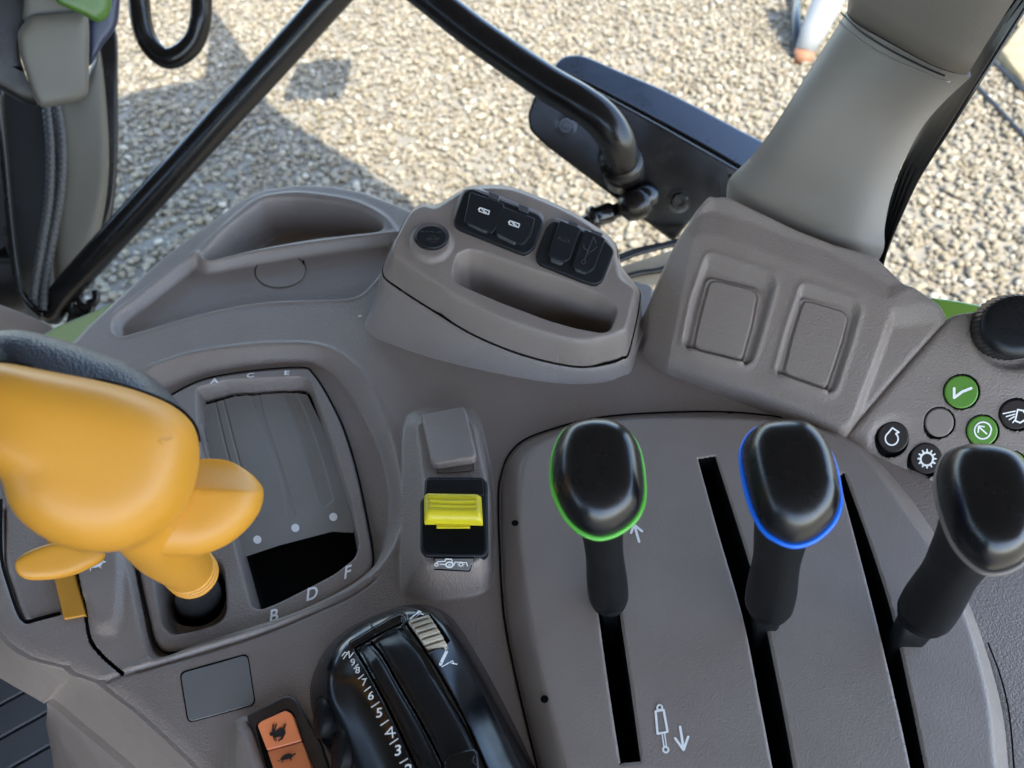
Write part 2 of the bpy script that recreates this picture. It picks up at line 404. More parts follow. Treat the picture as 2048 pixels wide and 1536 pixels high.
# rounded raised rim along the outer edge
rim = (d_e > 0) & (B.Y > .30)
# tray
tray = PX(cat([(222,652),(231,629),(273,597),(330,553),(390,511),(412,524),(470,514),(560,500),(650,486),(740,474),(783,470),(785,500),(768,538),(745,566),(712,594),(640,600),(560,602),(500,608),(410,626),(319,652),(255,670),(232,670)], 4))
pocket = PX(cat([(404,510),(420,492),(456,455),(501,419),(529,400),(560,395),(600,394),(661,402),(705,413),(745,432),(764,447),(758,461),(700,468),(620,478),(530,494),(460,511),(419,519)], 4))
pocket_f = PX(cat([(440,512),(470,480),(510,446),(560,430),(620,430),(700,440),(740,452),(700,466),(620,476),(530,492),(470,508)], 4), -.03)
B.dip(tray, .008, .004)
for ln in ([(226,664),(231,629),(273,597),(330,553),(392,508)],): B.ridge(PX(ocat(ln)), .003, .0012)
B.ridge(PX(ocat([(228,668),(255,671),(319,653),(410,627),(500,609),(640,600),(710,596),(748,566),(770,536),(787,495)])), .0028, .0012)
B.ridge(PX(ocat([(392,508),(412,525),(450,519),(530,502),(640,485),(740,473),(795,466)])), .0032, .0026)
B.ridge(PX(ocat([(390,508),(440,462),(495,414),(530,395),(592,387),(661,394),(715,406),(765,432),(792,462)])), .003, .002)
B.blur(.0011, PX([(180,690),(200,560),(560,340),(830,400),(820,560),(760,640),(300,700)]))
B.loft([(pocket, None), (inset(pocket, .0045, 0, -.001), -.036)])
B.blur(.0007, PX([(380,540),(380,480),(520,370),(700,380),(800,430),(790,480),(500,530)]))
# basin round the gear gate
crest = [(262,770),(300,738),(386,710),(493,695),(579,691),(644,697),(687,719),(730,766),(764,830),(786,895),(801,981),(801,1045),(781,1101),(751,1140),(700,1178),(600,1225),(500,1258),(400,1290),(330,1316),(300,1316),(284,1260),(262,1150),(230,1000),(220,880)]
bas = [(300,795),(343,770),(429,744),(515,729),(601,725),(644,734),(687,770),(730,839),(764,916),(779,981),(779,1045),(764,1093),(738,1134),(690,1172),(600,1217),(500,1252),(400,1283),(335,1310),(310,1302),(294,1250),(275,1150),(245,1000),(240,880)]
B.loft([(PX(cat(crest, 4)), None), (P(*cat(bas, 4).T, -.009)[:, :2], -.009)])
B.ridge(PX(ocat([(300,733),(386,706),(493,690),(579,686),(644,692),(690,714),(735,762),(769,828),(791,893),(806,981),(806,1045),(786,1105)])), .0030, .0008)
B.blur(.0008, PX([(200,800),(300,700),(500,660),(700,660),(840,900),(840,1100),(780,1180),(500,1300),(320,1340),(200,1000)]))
# step down to the lower deck
deck = PX([(196,1366),(247,1349),(300,1335),(400,1306),(520,1268),(610,1232),(700,1192),(760,1156),(800,1190),(900,1210),(1000,1230),(1100,1700),(420,1700)])
B.ridge(PX(ocat([(215,1352),(300,1322),(400,1293),(520,1256),(610,1221),(700,1180),(735,1158)])), .003, .0008)
B.groove(PX(ocat([(196,1363),(247,1348),(300,1334),(400,1305),(520,1267),(610,1231),(700,1190),(745,1160)])), .0022, .0018)
# hump that carries the yellow switch
h = .020
f0 = chk([(806,838),(800,1180),(818,1196),(880,1200),(965,1188),(986,1160),(984,960),(955,824),(925,806),(830,820)], 2, .2)
f1 = [(829,832),(846,946),(846,1122),(858,1132),(955,1128),(968,1112),(974,960),(948,828),(926,818)]
B.loft([(PX(f0), 0.), (P(*rc(f1, 10).T, h)[:, :2], plane3((838,832,.012), (940,822,.012), (900,1120,h)))])
B.blur(.0006, PX([(780,780),(1000,780),(1010,1220),(780,1220)]))
# bump beside the two speed switch
bump0 = cat([(466,1460),(478,1441),(492,1440),(502,1460),(520,1500),(536,1560),(520,1620),(468,1620),(460,1520)], 4)
bump1 = cat([(478,1462),(488,1452),(494,1462),(506,1500),(520,1560),(505,1600),(484,1600),(472,1520)], 4)
B.loft([(PX(bump0), None), (P(*bump1.T, .009)[:, :2], .009)], ease=1)
B.blur(.0012, PX([(440,1420),(560,1420),(600,1620),(440,1620)]))
# creep lever plate: sunk panel with a black seam, slot and moulded shoulder
sp = PX(rc([(-60,900),(-20,900),(3,1113),(19,1177),(38,1230),(51,1244),(79,1238),(120,1227),(171,1227),(165,1175),(150,1110),(130,1020),(110,900)], 8))
B.dip(sp, .003, .0015)


B.dip(PX(rc([(160,1206),(218,1190),(231,1170),(236,1120),(222,1060),(140,1000)], 14)), -.0022, .0025)
B.loft([(PX(cat([(150,1150),(176,1218),(190,1270),(238,1270),(250,1180),(246,1090),(200,1030),(120,1000)], 4)), None), (PX(cat([(165,1150),(186,1205),(200,1245),(225,1240),(233,1170),(232,1090),(200,1050),(150,1040)], 4)), .0035)], ease=2)
B.blur(.0006, PX([(0,1000),(250,1000),(260,1360),(0,1360)]))
B.groove(PX(ocat([(2,1010),(3,1113),(19,1177),(37,1228),(51,1243),(79,1237),(121,1226)])), .0016, .003)
B.seam(PX(ocat([(140,1090),(158,1150),(171,1227),(178,1271),(189,1294),(215,1322),(246,1348)])), .0016, .009)
# openings under the separate panels
B.dip(inset(PX([(315,1100),(440,1120),(455,1240),(335,1265)], -.0045), -.003), .07, .002, mat=1)
B.dip(inset(PX([(398,778),(450,760),(601,753),(618,762),(657,873),(700,1002),(714,1088),(700,1110),(510,1215),(472,1088),(440,985)], -.0045), -.0035), .07, .002, mat=1)
B.dip(PX([(1130,950),(1150,850),(1600,870),(1780,960),(1900,1200),(1950,1536),(1970,1640),(1190,1640),(1100,1400)]), .07, .006, mat=1)
# moulded wall of the rear left corner
B.groove(PX(ocat([(130,1338),(118,1370),(104,1396)])), .004, .0015)
B.build('console_body', [m_con, m_gap], con)
gasket(ocat([(2,1000),(3,1113),(19,1177),(37,1228),(51,1243),(79,1237),(121,1226)], 12), B, con, .0009)
gasket(ocat([(140,1090),(158,1150),(171,1227),(178,1271),(189,1294),(215,1322),(246,1348)], 12), B, con, .0010)
# round blanking cap in the tray
cz = -.0078
capo = ell(561, 542, 50, 32.5, 48, -.06)
zc = plane3((500,540,float(B.on(500,540)[2])), (620,540,float(B.on(620,540)[2])), (561,575,float(B.on(561,572)[2])))
lay('cap_seam', [np.vstack([ell(561,542,51.5,34,48,-.06)])], up(zc, .0002), m_gap, con)
o = raisedpad('blanking_cap', capo, up(zc, .0006), .0003, m_con2, con, bev=.0003)
lay('cap_notch', [[(605,521),(609,522),(609,530),(606,529)]], up(zc, .0011), m_gap, o)
lay('dust_speck', [cap((718,633),(722,632),1.2)], B, m_wht, con)
# smooth label plate
bp = rc([(361,1347),(494,1309),(509,1408),(377,1444)], 12)
zb = float(B.on(430,1380)[2])
lay('label_plate_seam', [rc([(358.5,1344.5),(496,1306),(512,1410),(375,1447)], 13)], zb + .0002, m_gap, con, off=0)
raisedpad('label_plate', bp, zb + .0005, .0003, m_blank, con, bev=.0004)
# ================================================================= GEAR GATE
gate = thing('gear_gate', 'grey gear selector gate with letters A to F and sliding shutter', 'gear gate', tuple(P(560,1150,0)))
gp = cat([(300,830),(322,806),(349,786),(407,760),(493,744),(601,736),(627,749),(657,796),(687,860),(713,946),(734,1045),(745,1118),(732,1148),(687,1180),(601,1226),(515,1258),(429,1284),(364,1301),(328,1302),(309,1280),(299,1239),(286,1183),(271,1110),(255,1000),(262,900)], 4)
GZ = -.0045
gw = P(*gp.T, GZ)[:, :2]
G = HF(gw, .0005, GZ); G.snap(P(*op.T, GZ)[:, :2]) if 0 else None
G.edge(gw, skirt=.006, slope=3, fil=.0012, drop=.0008)
op = rc([(394,776),(450,760),(601,753),(618,762),(657,873),(700,1002),(716,1088),(708,1114),(665,1148),(558,1202),(523,1216),(505,1213),(498,1187),(472,1088),(440,985),(405,905),(398,880)], 7)
opf = [(407,806),(470,790),(575,782),(613,786),(650,873),(692,1002),(708,1088),(700,1110),(660,1142),(558,1192),(523,1205),(508,1200),(502,1180),(476,1084),(444,985),(418,905),(412,870)]
opw = P(*op.T, GZ)[:, :2]; G.loft([(opw, None), (inset(opw, .0018), -.020)]); G.snap(inset(opw, .0019), k=.7); G.to(inset(opw, .0019), -.024, .0004, mat=1, matd=.00005)
hole = P(*rc([(470,1085),(500,1110),(558,1086),(665,1058),(702,1060),(712,1088),(700,1110),(660,1142),(530,1196),(508,1195),(500,1170)], 5).T, -.024)[:, :2]
G.blur(.0006)
well = rc([(300,1120),(320,1090),(430,1116),(446,1133),(452,1177),(453,1224),(437,1246),(395,1259),(356,1268),(335,1265),(323,1246)], 16)
wellf = rc([(318,1120),(335,1100),(425,1125),(438,1140),(441,1180),(441,1216),(428,1232),(392,1246),(362,1253),(346,1250),(336,1238)], 14)
ww = P(*well.T, GZ)[:, :2]; G.loft([(ww, None), (inset(ww, .003), -.018)])
G.to(P(*cat([(340,1205),(350,1240),(392,1250),(430,1235),(448,1200),(445,1150),(400,1110),(345,1130)], 4).T, -.018)[:, :2], -.055, .002, mat=1)
G.blur(.0006)
G.build('gate_plate', [m_con, m_gap], gate)
gasket(ocat([(335,801),(349,786),(407,759),(493,743),(601,735),(627,748),(658,796),(689,860),(715,946),(736,1045),(747,1118),(734,1149),(687,1182),(601,1228),(515,1260),(429,1286),(364,1303),(328,1304),(308,1281),(297,1239),(284,1183),(269,1110)], 12), GZ - .0012, gate, .0006)
# sliding shutter
sh = [(404,812),(470,793),(580,785),(614,789),(654,873),(697,1002),(709,1066),(703,1066),(665,1063),(558,1091),(483,1116),(474,1098),(446,985),(418,905)]
shw = P(*rc(sh, 5).T, -.0150)[:, :2]
T_ = HF(shw, .0005, -.0150)
T_.snap(shw, k=.75); T_.K = sdf(T_.X, T_.Y, shw) > -1e-5
for a in ([(446,825),(459,920),(500,1030),(509,1058),(516,1050),(514,1041)],): pass
def slotline(pts): return P(*ocat(pts).T, -.0150)[:, :2]
for ln in ([(447,800),(478,921),(513,1040)],[(430,800),(459,921),(498,1040)]): T_.groove(slotline(ln), .0008, .0007)
for ch in ([(500,790),(520,850),(560,955),(571,1024),(575,1034),(583,1036),(591,1031),(592,1021),(560,920),(530,830),(519,785)],
           [(571,785),(590,845),(620,930),(643,1005),(650,1011),(659,1008),(667,1000),(666,990),(640,900),(610,820),(590,785)]):
    T_.dip(P(*cat(ch, 3).T, -.0150)[:, :2], .0007, .001)
    T_.groove(P(*ocat(ch[:4]).T, -.0150)[:, :2], .0007, .0005)
so_ = T_.build('shutter', m_shut, gate)
for c in ((515,1080),(591,1056.5),(667,1034.5)):
    lay('position_dot', [ell(c[0], c[1], 8.3, 8.3, 24)], T_, m_wht, so_, off=.0004)
for ch, c, wd, ht, an in (('A',(429,762),24,13,-8),('C',(501,751),22,12,-6),('E',(574,746),22,12,0),('B',(549,1231),34,36,-14),('D',(625,1187),34,36,-16),('F',(696,1144),33,36,-18)):
    a = R(an); 
    sh_ = .0 if ht > 20 else .0
    glyph('gate_letter', ch, c, (wd*math.cos(a), wd*math.sin(a)), (ht*.10, -ht), GZ + .0003, m_wht, gate, bold=.02)
lay('gate_mark', [cap((455,1180),(456,1181),.3)], G, m_con, gate)
# ================================================================= HYDRAULIC LEVER PLATE
lp = thing('lever_plate', 'wide grey raised plate with three long black lever slots', 'lever plate', tuple(P(1400,1300,0)))
LZ = .013
lo = cat([(998,992),(1000,1087),(1009,1231),(1037,1375),(1076,1536),(1110,1640),(1500,1680),(2040,1680),(2026,1536),(2014,1426),(1980,1300),(1930,1170),(1866,1048),(1800,960),(1740,900),(1680,862),(1603,840),(1500,828),(1400,824),(1267,829),(1186,838),(1124,853),(1052,879),(1018,912),(1003,952)], 4)
li = cat([(1040,950),(1036,1060),(1058,1231),(1087,1375),(1131,1536),(1170,1650),(1500,1680),(2010,1670),(1992,1536),(1972,1370),(1906,1165),(1799,1006),(1740,925),(1690,880),(1600,850),(1500,838),(1400,834),(1267,838),(1190,848),(1130,862),(1075,888),(1050,915)], 4)
low = P(*lo.T, .002)[:, :2]; liw = P(*li.T, LZ)[:, :2]
Lp = HF(low, .00065, 0.)
d0 = sdf(Lp.X, Lp.Y, low)
Lp.loft([(low, 0.), (liw, LZ)])
Lp.Z += np.where(d0 < 0, np.maximum(d0 * 5, -.012), 0); Lp.K &= d0 > -.0024
Lp.blur(.0011)
Lp.Z = np.where(d0 < .0015, Lp.Z - .002 * np.clip(1 - d0 / .0015, 0, 1), Lp.Z)
def slot(l, r):
    q = P(*np.vstack([ocat(l), ocat(r)[::-1]]).T, LZ)[:, :2]; Lp.dip(inset(q, -.0010), .0008, .0009); Lp.cut(q, -.035)
slot([(1165,1000),(1195,1212),(1217,1370),(1241,1526)], [(1210,1000),(1240,1225),(1262,1375),(1282,1522)])
slot([(1396,917),(1439,1071),(1486,1233),(1517,1385),(1546,1536),(1565,1640)], [(1431,911),(1502,1134),(1530,1240),(1560,1385),(1588,1536),(1605,1640)])
slot([(1678,952),(1715,1090),(1752,1233),(1790,1390),(1822,1536),(1840,1640)], [(1689,945),(1738,1080),(1782,1217),(1817,1370),(1851,1536),(1872,1640)])
Lp.build('plate_shell', [m_con2, m_gap], lp, 38)
gasket(ocat([(1692,868),(1603,842),(1500,827),(1400,823),(1267,828),(1186,837),(1124,852),(1052,878),(1017,911),(1002,952),(997,992),(999,1087),(1008,1231),(1036,1375),(1075,1536),(1090,1600)], 10), .0006, lp, .0006)
gasket(ocat([(1976,1286),(2000,1350),(2018,1426),(2028,1536),(2032,1600)], 8), .0012, lp, .0004)
for c, rx, ry in (((1030,1047),7,6),((1089,1399),8,8),((1183,839),7,3),((1460,825.5),7,2.5)):
    o = lay('screw_hole', [ell(c[0], c[1], rx, ry, 20)], Lp, m_gap, lp, off=.0005)
lay('up_arrow', strk([[(1278,1084),(1269,1052)],[(1262,1066),(1268,1050),(1284,1063)]], 5), Lp, m_wht, lp)
lay('down_arrow', strk([[(1360,1454),(1367,1498)],[(1350,1477),(1367,1500),(1376,1474)]], 5), Lp, m_wht, lp)
cyl = strk([[(1311,1423),(1327,1420),(1335,1464),(1315,1468),(1311,1423)]], 4.5) + strk([[(1324,1468),(1328,1496)],[(1329,1467),(1333,1496)]], 2.5) + strk([circ(1319,1416,5,5)], 3.5) + strk([circ(1331,1500,5.5,6)], 3.5) + strk([[(1315,1421),(1324,1420)]], 5)
lay('cylinder_symbol', cyl, Lp, m_wht, lp)
# ================================================================= PILLAR BASE + BUTTON PANEL
pb = thing('pillar_base_cover', 'taupe sloping cover at the pillar foot with two blank switch plates', 'pillar cover', tuple(P(1560,700,0)))
BP = plane3((1270,715,.004), (1692,865,.010), (1600,470,.088))
bo = rc([(1268,712),(1300,640),(1303,575),(1350,474),(1395,405),(1423,374),(1460,376),(1600,440),(1755,500),(1815,556),(1906,619),(1800,739),(1694,864),(1682,865),(1647,849),(1600,823),(1500,787),(1400,757)], 8)
bw = P(*bo.T, BP)[:, :2]
Bs = HF(bw, .0006, BP)
de = Bs.edge(bw, skirt=.03, slope=5, fil=.003, drop=.002)
# right wedge sits lower, left boss keeps the plane
wed = P(*np.array([(1783,613),(1906,600),(1960,640),(1692,900),(1640,880),(1700,840)], float).T, BP)[:, :2]
Bs.dip(wed, .007, .006)
# face falls away above the shoulder line
topf = P(*np.array([(1380,480),(1400,466),(1450,474),(1600,530),(1740,585),(1775,600),(1850,560),(1700,430),(1440,330),(1330,420),(1340,480)], float).T, BP)[:, :2]
w, dd = Bs.d(topf); Bs.Z[w] -= np.clip(dd, 0, .03) * .55
side = P(*np.array([(1384,476),(1360,600),(1330,760),(1200,760),(1250,500),(1350,380)], float).T, BP)[:, :2]
w, dd = Bs.d(side); Bs.Z[w] -= np.clip(dd, 0, .02) * .8
for out_, inn in (([(1409,515),(1420,508),(1546,550),(1552,570),(1530,650),(1508,722),(1492,735),(1375,704),(1362,688),(1380,600)], [(1418,562),(1428,558),(1506,576),(1516,588),(1504,650),(1486,714),(1474,722),(1392,703),(1386,690),(1402,620)]),
                 ([(1600,570),(1612,569),(1711,602),(1722,620),(1705,680),(1672,782),(1655,792),(1556,757),(1548,742),(1570,660)], [(1606,600),(1618,600),(1688,619),(1698,632),(1686,680),(1656,770),(1644,777),(1574,754),(1566,742),(1584,670)])):
    ow = P(*rc(out_, 10).T, BP)[:, :2]
    Bs.ridge(np.vstack([ow, ow[:1]]), .0032, .0013)
    Bs.dip(ow, .0050, .0036)
    mid = P(*rc(np.array(inn) + (np.array(inn) - np.mean(inn, 0)) * .17, 9).T, BP)[:, :2]
    Bs.dip(mid, -.0030, .0014)
Bs.blur(.0008)
for n_, inn in enumerate(([(1418,562),(1428,558),(1506,576),(1516,588),(1504,650),(1486,714),(1474,722),(1392,703),(1386,690),(1402,620)], [(1606,600),(1618,600),(1688,619),(1698,632),(1686,680),(1656,770),(1644,777),(1574,754),(1566,742),(1584,670)])):
    iw = P(*rc(inn, 8).T, BP)[:, :2]
    Bs.groove(np.vstack([iw, iw[:1]]), .0013, .0022)
Bs.build('cover_shell', m_con, pb)
for inn in ([(1418,562),(1428,558),(1506,576),(1516,588),(1504,650),(1486,714),(1474,722),(1392,703),(1386,690),(1402,620)], [(1606,600),(1618,600),(1688,619),(1698,632),(1686,680),(1656,770),(1644,777),(1574,754),(1566,742),(1584,670)]):
    a = np.array(inn, float); a = a.mean(0) + (a - a.mean(0)) * .955; a = rc(a, 8)
    cx_ = Bs.on(*a.mean(0)); dz_ = float(cx_[2] - (BP[0] + BP[1] * cx_[0] + BP[2] * cx_[1]))
    raisedpad('blank_plate', a, up(BP, dz_ + .0012), .0012, m_con, pb, bev=.0009)
# dark filler between the socket housing and the cover
fl = thing('filler_panel', 'narrow dark grey filler panel between socket housing and pillar cover', 'filler panel', tuple(P(1280,620,0)))
slab('filler_face', P(*rc([(1236,553),(1247,556),(1297,569),(1306,575),(1300,640),(1270,705),(1245,690),(1215,620)], 5).T, .006), (0, 0, 1), .02, m_con2, fl, .0015)
# button panel
kp = thing('button_panel', 'taupe control panel with round green and brown push buttons', 'button panel', tuple(P(1900,800,.02)))
KP = up(BP, -.006)
ko = rc([(1694,866),(1800,742),(1908,621),(1950,617),(1990,606),(2020,596),(2060,590),(2200,640),(2300,900),(2250,1150),(2048,1085),(1940,1010),(1870,968),(1760,907)], 6)
kw = P(*ko.T, KP)[:, :2]
Kp = HF(kw, .0006, KP)
Kp.edge(kw, skirt=.03, slope=4, fil=.004, drop=.003)
gd_ = P(*ell(2022, 668, 92, 82, 40).T, KP)[:, :2]
Kp.dip(gd_, .006, .008)
caps_ = P(*rc([(1735,880),(1750,845),(1790,828),(1830,838),(1910,905),(1960,960),(1975,1040),(1900,990),(1830,955),(1745,905)], 18).T, KP)[:, :2]
Kp.dip(caps_, .0030, .002)
Kp.ridge(P(*ocat([(1940,610),(1960,640),(1945,690),(1965,735),(2010,760),(2060,765)]).T, KP)[:, :2], .01, .0012)
Kp.blur(.0011)
btn = {'confirm': (1923,784,35,34,m_gr), 'blank': (1879,845,30,30,m_con2), 'back': (1965,862,32,31.5,m_gr), 'light': (2033,829,34,31,m_btn),
       'engine': (1787,874,32,32,m_btn), 'gear': (1853,917,33,32,m_btn), 'menu': (2027,928,25,25,m_gr)}
for k, (x, y, rx, ry, mm) in btn.items():
    bq = P(*ell(x, y, rx + 2.2, ry + 2.2, 48).T, KP)[:, :2]; Kp.snap(bq, k=.7); Kp.dip(bq, .003, .0005, mat=1, matd=.00006)
Kp.build('panel_shell', [m_con, m_gap], kp)
kb = {}
for k, (x, y, rx, ry, mm) in btn.items():
    dz = -.001 if k in ('engine', 'gear') else (.0003 if k == 'blank' else .0022)
    nm = {'blank': 'blanking_button'}.get(k, 'push_button')
    kb[k] = (raisedpad(nm, ell(x, y, rx - 1, ry - 1, 48), up(KP, dz), .003, mm, kp, bev=.0009), up(KP, dz + .0001))
def icon(k, polys): lay('button_symbol', polys, kb[k][1], m_wht, kb[k][0], off=.0002)
icon('confirm', [np.array([(1906,775),(1912,776),(1911,790),(1925,782),(1941,775),(1944,779),(1930,785),(1906,800)])][:0] + strk([[(1908,777),(1908,796),(1924,784),(1942,777)]], 5.5))
icon('back', strk([circ(1965,862,16.5,16.5,28)], 3.2) + strk([[(1956,855),(1972,869)],[(1955,866),(1956,854),(1967,855)]], 3.2))
eng = circ(1783,878,13,13,22,-50,235)
icon('engine', strk([eng + [(1776,866),(1787,860),(1797,864),(1795,873)][:0]], 3) + strk([[eng[-1],(1784,857),(1797,866),eng[0]]], 3))
icon('gear', strk([circ(1853,919,12.5,12.5,26)], 4) + [cap((1853+14*math.cos(a), 919+14*math.sin(a)), (1853+18*math.cos(a), 919+18*math.sin(a)), 1.7) for a in np.linspace(0, 2*math.pi, 12, endpoint=False)])
icon('light', strk([[(2035,820),(2030,842),(2040,846),(2050,840),(2052,830),(2046,822),(2035,820)]], 3.4) + strk([[(2006,828),(2030,823)],[(2012,834),(2029,829)],[(2018,840),(2028,834)],[(2025,846),(2029,841)]], 2.6))
icon('menu', strk([circ(2027,930,12,12,20)], 3))
# dial
dial = thing('rotary_dial', 'large black ribbed rotary dial at the right edge of the panel', 'dial', tuple(P(2015,690,.03)))
kn = nrm([-BP[1], -BP[2], 1.]); c0 = P(2010, 690, up(KP, -.004)); c1 = PP(2034, 652, c0 + kn * .022, kn)
q1 = PP(*ell(2036, 652, 76, 66, 120, -.3).T, c1, kn)
r_ = np.linalg.norm(q1 - c1, axis=1).mean(); u_ = nrm(np.cross(kn, [0, 1, 0])); v_ = np.cross(kn, u_)
def ringp(r, h, rib=0):
    a = np.linspace(0, 2 * math.pi, 240, endpoint=False); rr = r * (1 + rib * np.sign(np.sin(a * 40)))
    return c1 - kn * h + rr[:, None] * (np.cos(a)[:, None] * u_ + np.sin(a)[:, None] * v_)
link('grip', loftmesh([ringp(r_*1.06, .022, .012), ringp(r_*1.0, .004, .012), ringp(r_*.97, .0018, .01)]), m_rub, dial, smooth=False)
link('dial_top', loftmesh([ringp(r_*.95, .003), ringp(r_*.95, .0006), ringp(r_*.93, 0), ringp(r_*.6, -.0006), ringp(r_*.05, -.0008)]), m_blk, dial)
# ================================================================= SOCKET HOUSING
sk = thing('socket_housing', 'taupe raised housing with power sockets and an open storage slot', 'socket housing', tuple(P(1000,680,0)))
TP = plane3((800,510,.055), (1240,690,.032), (1000,385,.074))
base = cat([(730,655),(745,612),(768,560),(800,470),(900,440),(1100,470),(1240,560),(1278,650),(1262,715),(1240,752),(1200,766),(1130,768),(1050,758),(950,738),(850,712),(760,680)], 5)
seam = [(766,546),(785,500),(806,450),(828,418),(850,409),(872,415),(905,395),(935,378),(1000,375),(1040,384),(1100,408),(1150,432),(1210,470),(1232,492),(1240,548),(1270,572),(1279,600),(1258,700),(1243,716),(1210,727),(1150,732),(1050,710),(950,670),(870,622),(800,577)]
top = [(784,497),(800,463),(822,425),(846,412),(872,417),(906,396),(936,379),(1000,377),(1040,385),(1100,409),(1150,433),(1205,469),(1228,492),(1238,550),(1268,574),(1274,598),(1258,655),(1246,676),(1225,690),(1190,689),(1100,668),(1000,634),(900,586),(830,545),(793,518)]
bw_ = P(*base.T, 0.)[:, :2]; SM = plane3((766,546,.033), (1243,716,.013), (1000,375,.052))
sw = P(*cat(seam, 5).T, SM)[:, :2]; tw = P(*cat(top, 5).T, TP)[:, :2]
Lw = HF(bw_, .0006, 0., pad=.01); Lw.snap(sw, .0009, k=.7)
d0 = sdf(Lw.X, Lw.Y, bw_); d1 = sdf(Lw.X, Lw.Y, sw) + .0009; d0 = np.maximum(d0, d1 + .004); zs = Lw.pz(SM) - .0007
t = np.clip(d0 / np.maximum(d0 - d1, 1e-9), 0, 1)
Lw.Z = np.where(d1 < 0, zs * t, zs) + np.where(d0 < 0, np.maximum(d0 * 4, -.01), 0); Lw.K = (d0 > -.0025)
Lw.Z += .0007 * np.clip(1 - np.abs(d1 + .0012) / .0012, 0, 1)
Lw.Z -= .004 * (d1 > .00005); Lw.Z = np.where(d1 > .003, -.003, Lw.Z); Lw.M = (d1 > .00005).astype(np.int8)
Lw.build('lower_shell', [m_mod, m_gap], sk, 60)
Rr = HF(sw, .0005, 0., pad=.004); Rr.snap(sw, k=.75)
d1 = sdf(Rr.X, Rr.Y, sw); d2 = np.minimum(sdf(Rr.X, Rr.Y, tw), d1 - .0032); zs = Rr.pz(SM) + .0004; zt = Rr.pz(TP)
t2 = np.clip(d1 / np.maximum(d1 - d2, 1e-9), 0, 1); t2 = t2 ** .9
Rr.Z = np.where(d2 < 0, zs * (1 - t2) + zt * t2, zt); Rr.blur(.0012); Rr.Z -= .0012 * np.clip(1 - d1 / .0012, 0, 1) ** 2; Rr.K = d1 > -1e-5; Rr.Z = np.where(d1 < 1e-4, zs, Rr.Z)
def T(pts, z=TP): return P(*np.asarray(pts, float).T, z)[:, :2]
# collar for the round cap, well for covers
Rr.dip(T(ell(863, 486, 46, 42, 40)), -.003, .003)
Rr.dip(T(ell(863, 476, 34, 29, 40)), .004, .001)
sl0 = cat([(905,540),(910,515),(930,500),(960,500),(1050,532),(1130,556),(1190,580),(1228,608),(1236,620),(1222,658),(1210,664),(1160,655),(1100,638),(1000,602),(930,572),(908,556)], 4)
slf = [(930,560),(940,540),(1000,545),(1100,580),(1200,618),(1215,630),(1205,660),(1160,652),(1100,636),(1000,602),(935,572)]
Rr.dip(T(sl0), .002, .004)
_sl = T(rc([(907,545),(914,510),(935,499),(965,504),(1050,535),(1130,560),(1200,590),(1228,612),(1232,625),(1220,658),(1204,664),(1150,654),(1095,638),(1000,602),(930,572),(910,560)], 8)); Rr.loft([(_sl, None), (inset(_sl, .003, 0, 0), .008)])
for q in ([(905,420),(925,374),(955,374),(1085,425),(1090,440),(1068,508),(1050,512),(915,452),(905,440)], [(1068,510),(1090,445),(1110,432),(1215,475),(1236,500),(1205,570),(1185,575),(1080,530)]):
    Rr.dip(T(rc(q, 10)), -.0015, .003)
Rr.blur(.0007, T([(800,430),(930,360),(1240,500),(1270,640),(1230,690),(880,580)]))
Rr.build('housing_shell', [m_mod, m_gap], sk, 60)
# round cap
tn = nrm([-TP[1], -TP[2], 1.]); 
o = raisedpad('round_cap', ell(863, 473, 32, 23.5, 40, .05), up(TP, .006), .005, m_rub, sk, bev=.0012)
zc_ = up(TP, .0062)
prn = strk([circ(866,479,8,6,16)], 1.1) + strk([[(853,481),(879,477)],[(853,478),(879,480)]], 1.1) + strk([[(841,464),(848,465)],[(853,464),(857,465)],[(861,464),(868,466)],[(874,466),(884,465)]], 1.8)
lay('cap_print', prn, zc_, m_emb, o)
def pxbox(c, ex, ey, w, h): 
    c = np.array(c, float); ex = np.array(ex, float); ey = np.array(ey, float)
    return np.array([c - ex*w/2 - ey*h/2, c + ex*w/2 - ey*h/2, c + ex*w/2 + ey*h/2, c - ex*w/2 + ey*h/2])
# charger socket frame with two flaps
cs = thing('charger_socket', 'black double charger socket with white battery symbols, left of the auxiliary socket', 'socket', tuple(P(995,450,TP)), )
raisedpad('socket_frame', rc([(907,437),(926,383),(943,375),(960,382),(1078,428),(1088,442),(1068,497),(1052,508),(1038,505),(920,458),(908,450)], 9), up(TP, .0035), .004, m_rub, cs, bev=.0012)
for q, tab, latch, ic in (([(940,383),(1009,407),(998,448),(984,466),(928,443)], [(978,382),(999,391),(997,402),(976,393)], [(935,436),(980,455),(974,464),(965,462),(936,448),(933,443)], (968,421)),
                  ([(1006,413),(1070,436),(1062,470),(1048,487),(1038,488),(990,464),(993,452)], [(1038,407),(1058,415),(1056,426),(1036,418)], [(996,460),(1040,475),(1034,485),(1027,487),(996,472),(993,467)], (1028,447))):
    f = raisedpad('socket_flap', rc(q, 4), up(TP, .0065), .0035, m_rub, cs, bev=.0006)
    raisedpad('hinge_tab', rc(tab, 2), up(TP, .0062), .003, m_emb, f, bev=.0004)
    raisedpad('pull_lip', rc(latch, 3), up(TP, .0060), .003, m_emb, f, bev=.0008)
    x, y = ic
    bt = [[(x-8,y-5),(x+11,y+1.5),(x+9,y+8.5),(x-10,y+2),(x-8,y-5)]]
    lay('battery_symbol', strk(bt, 1.7) + [cap((x-11,y-1.5),(x-10,y-5+2.2),1.1)] + strk([[(x-4,y-1),(x+1,y+1.5),(x-1,y+2.5),(x+5,y+5)]], 1.5), up(TP, .0067), m_wht, f)
ax = thing('auxiliary_socket', 'black double socket with embossed AUX and USB rubber flaps', 'socket', tuple(P(1150,500,TP)))
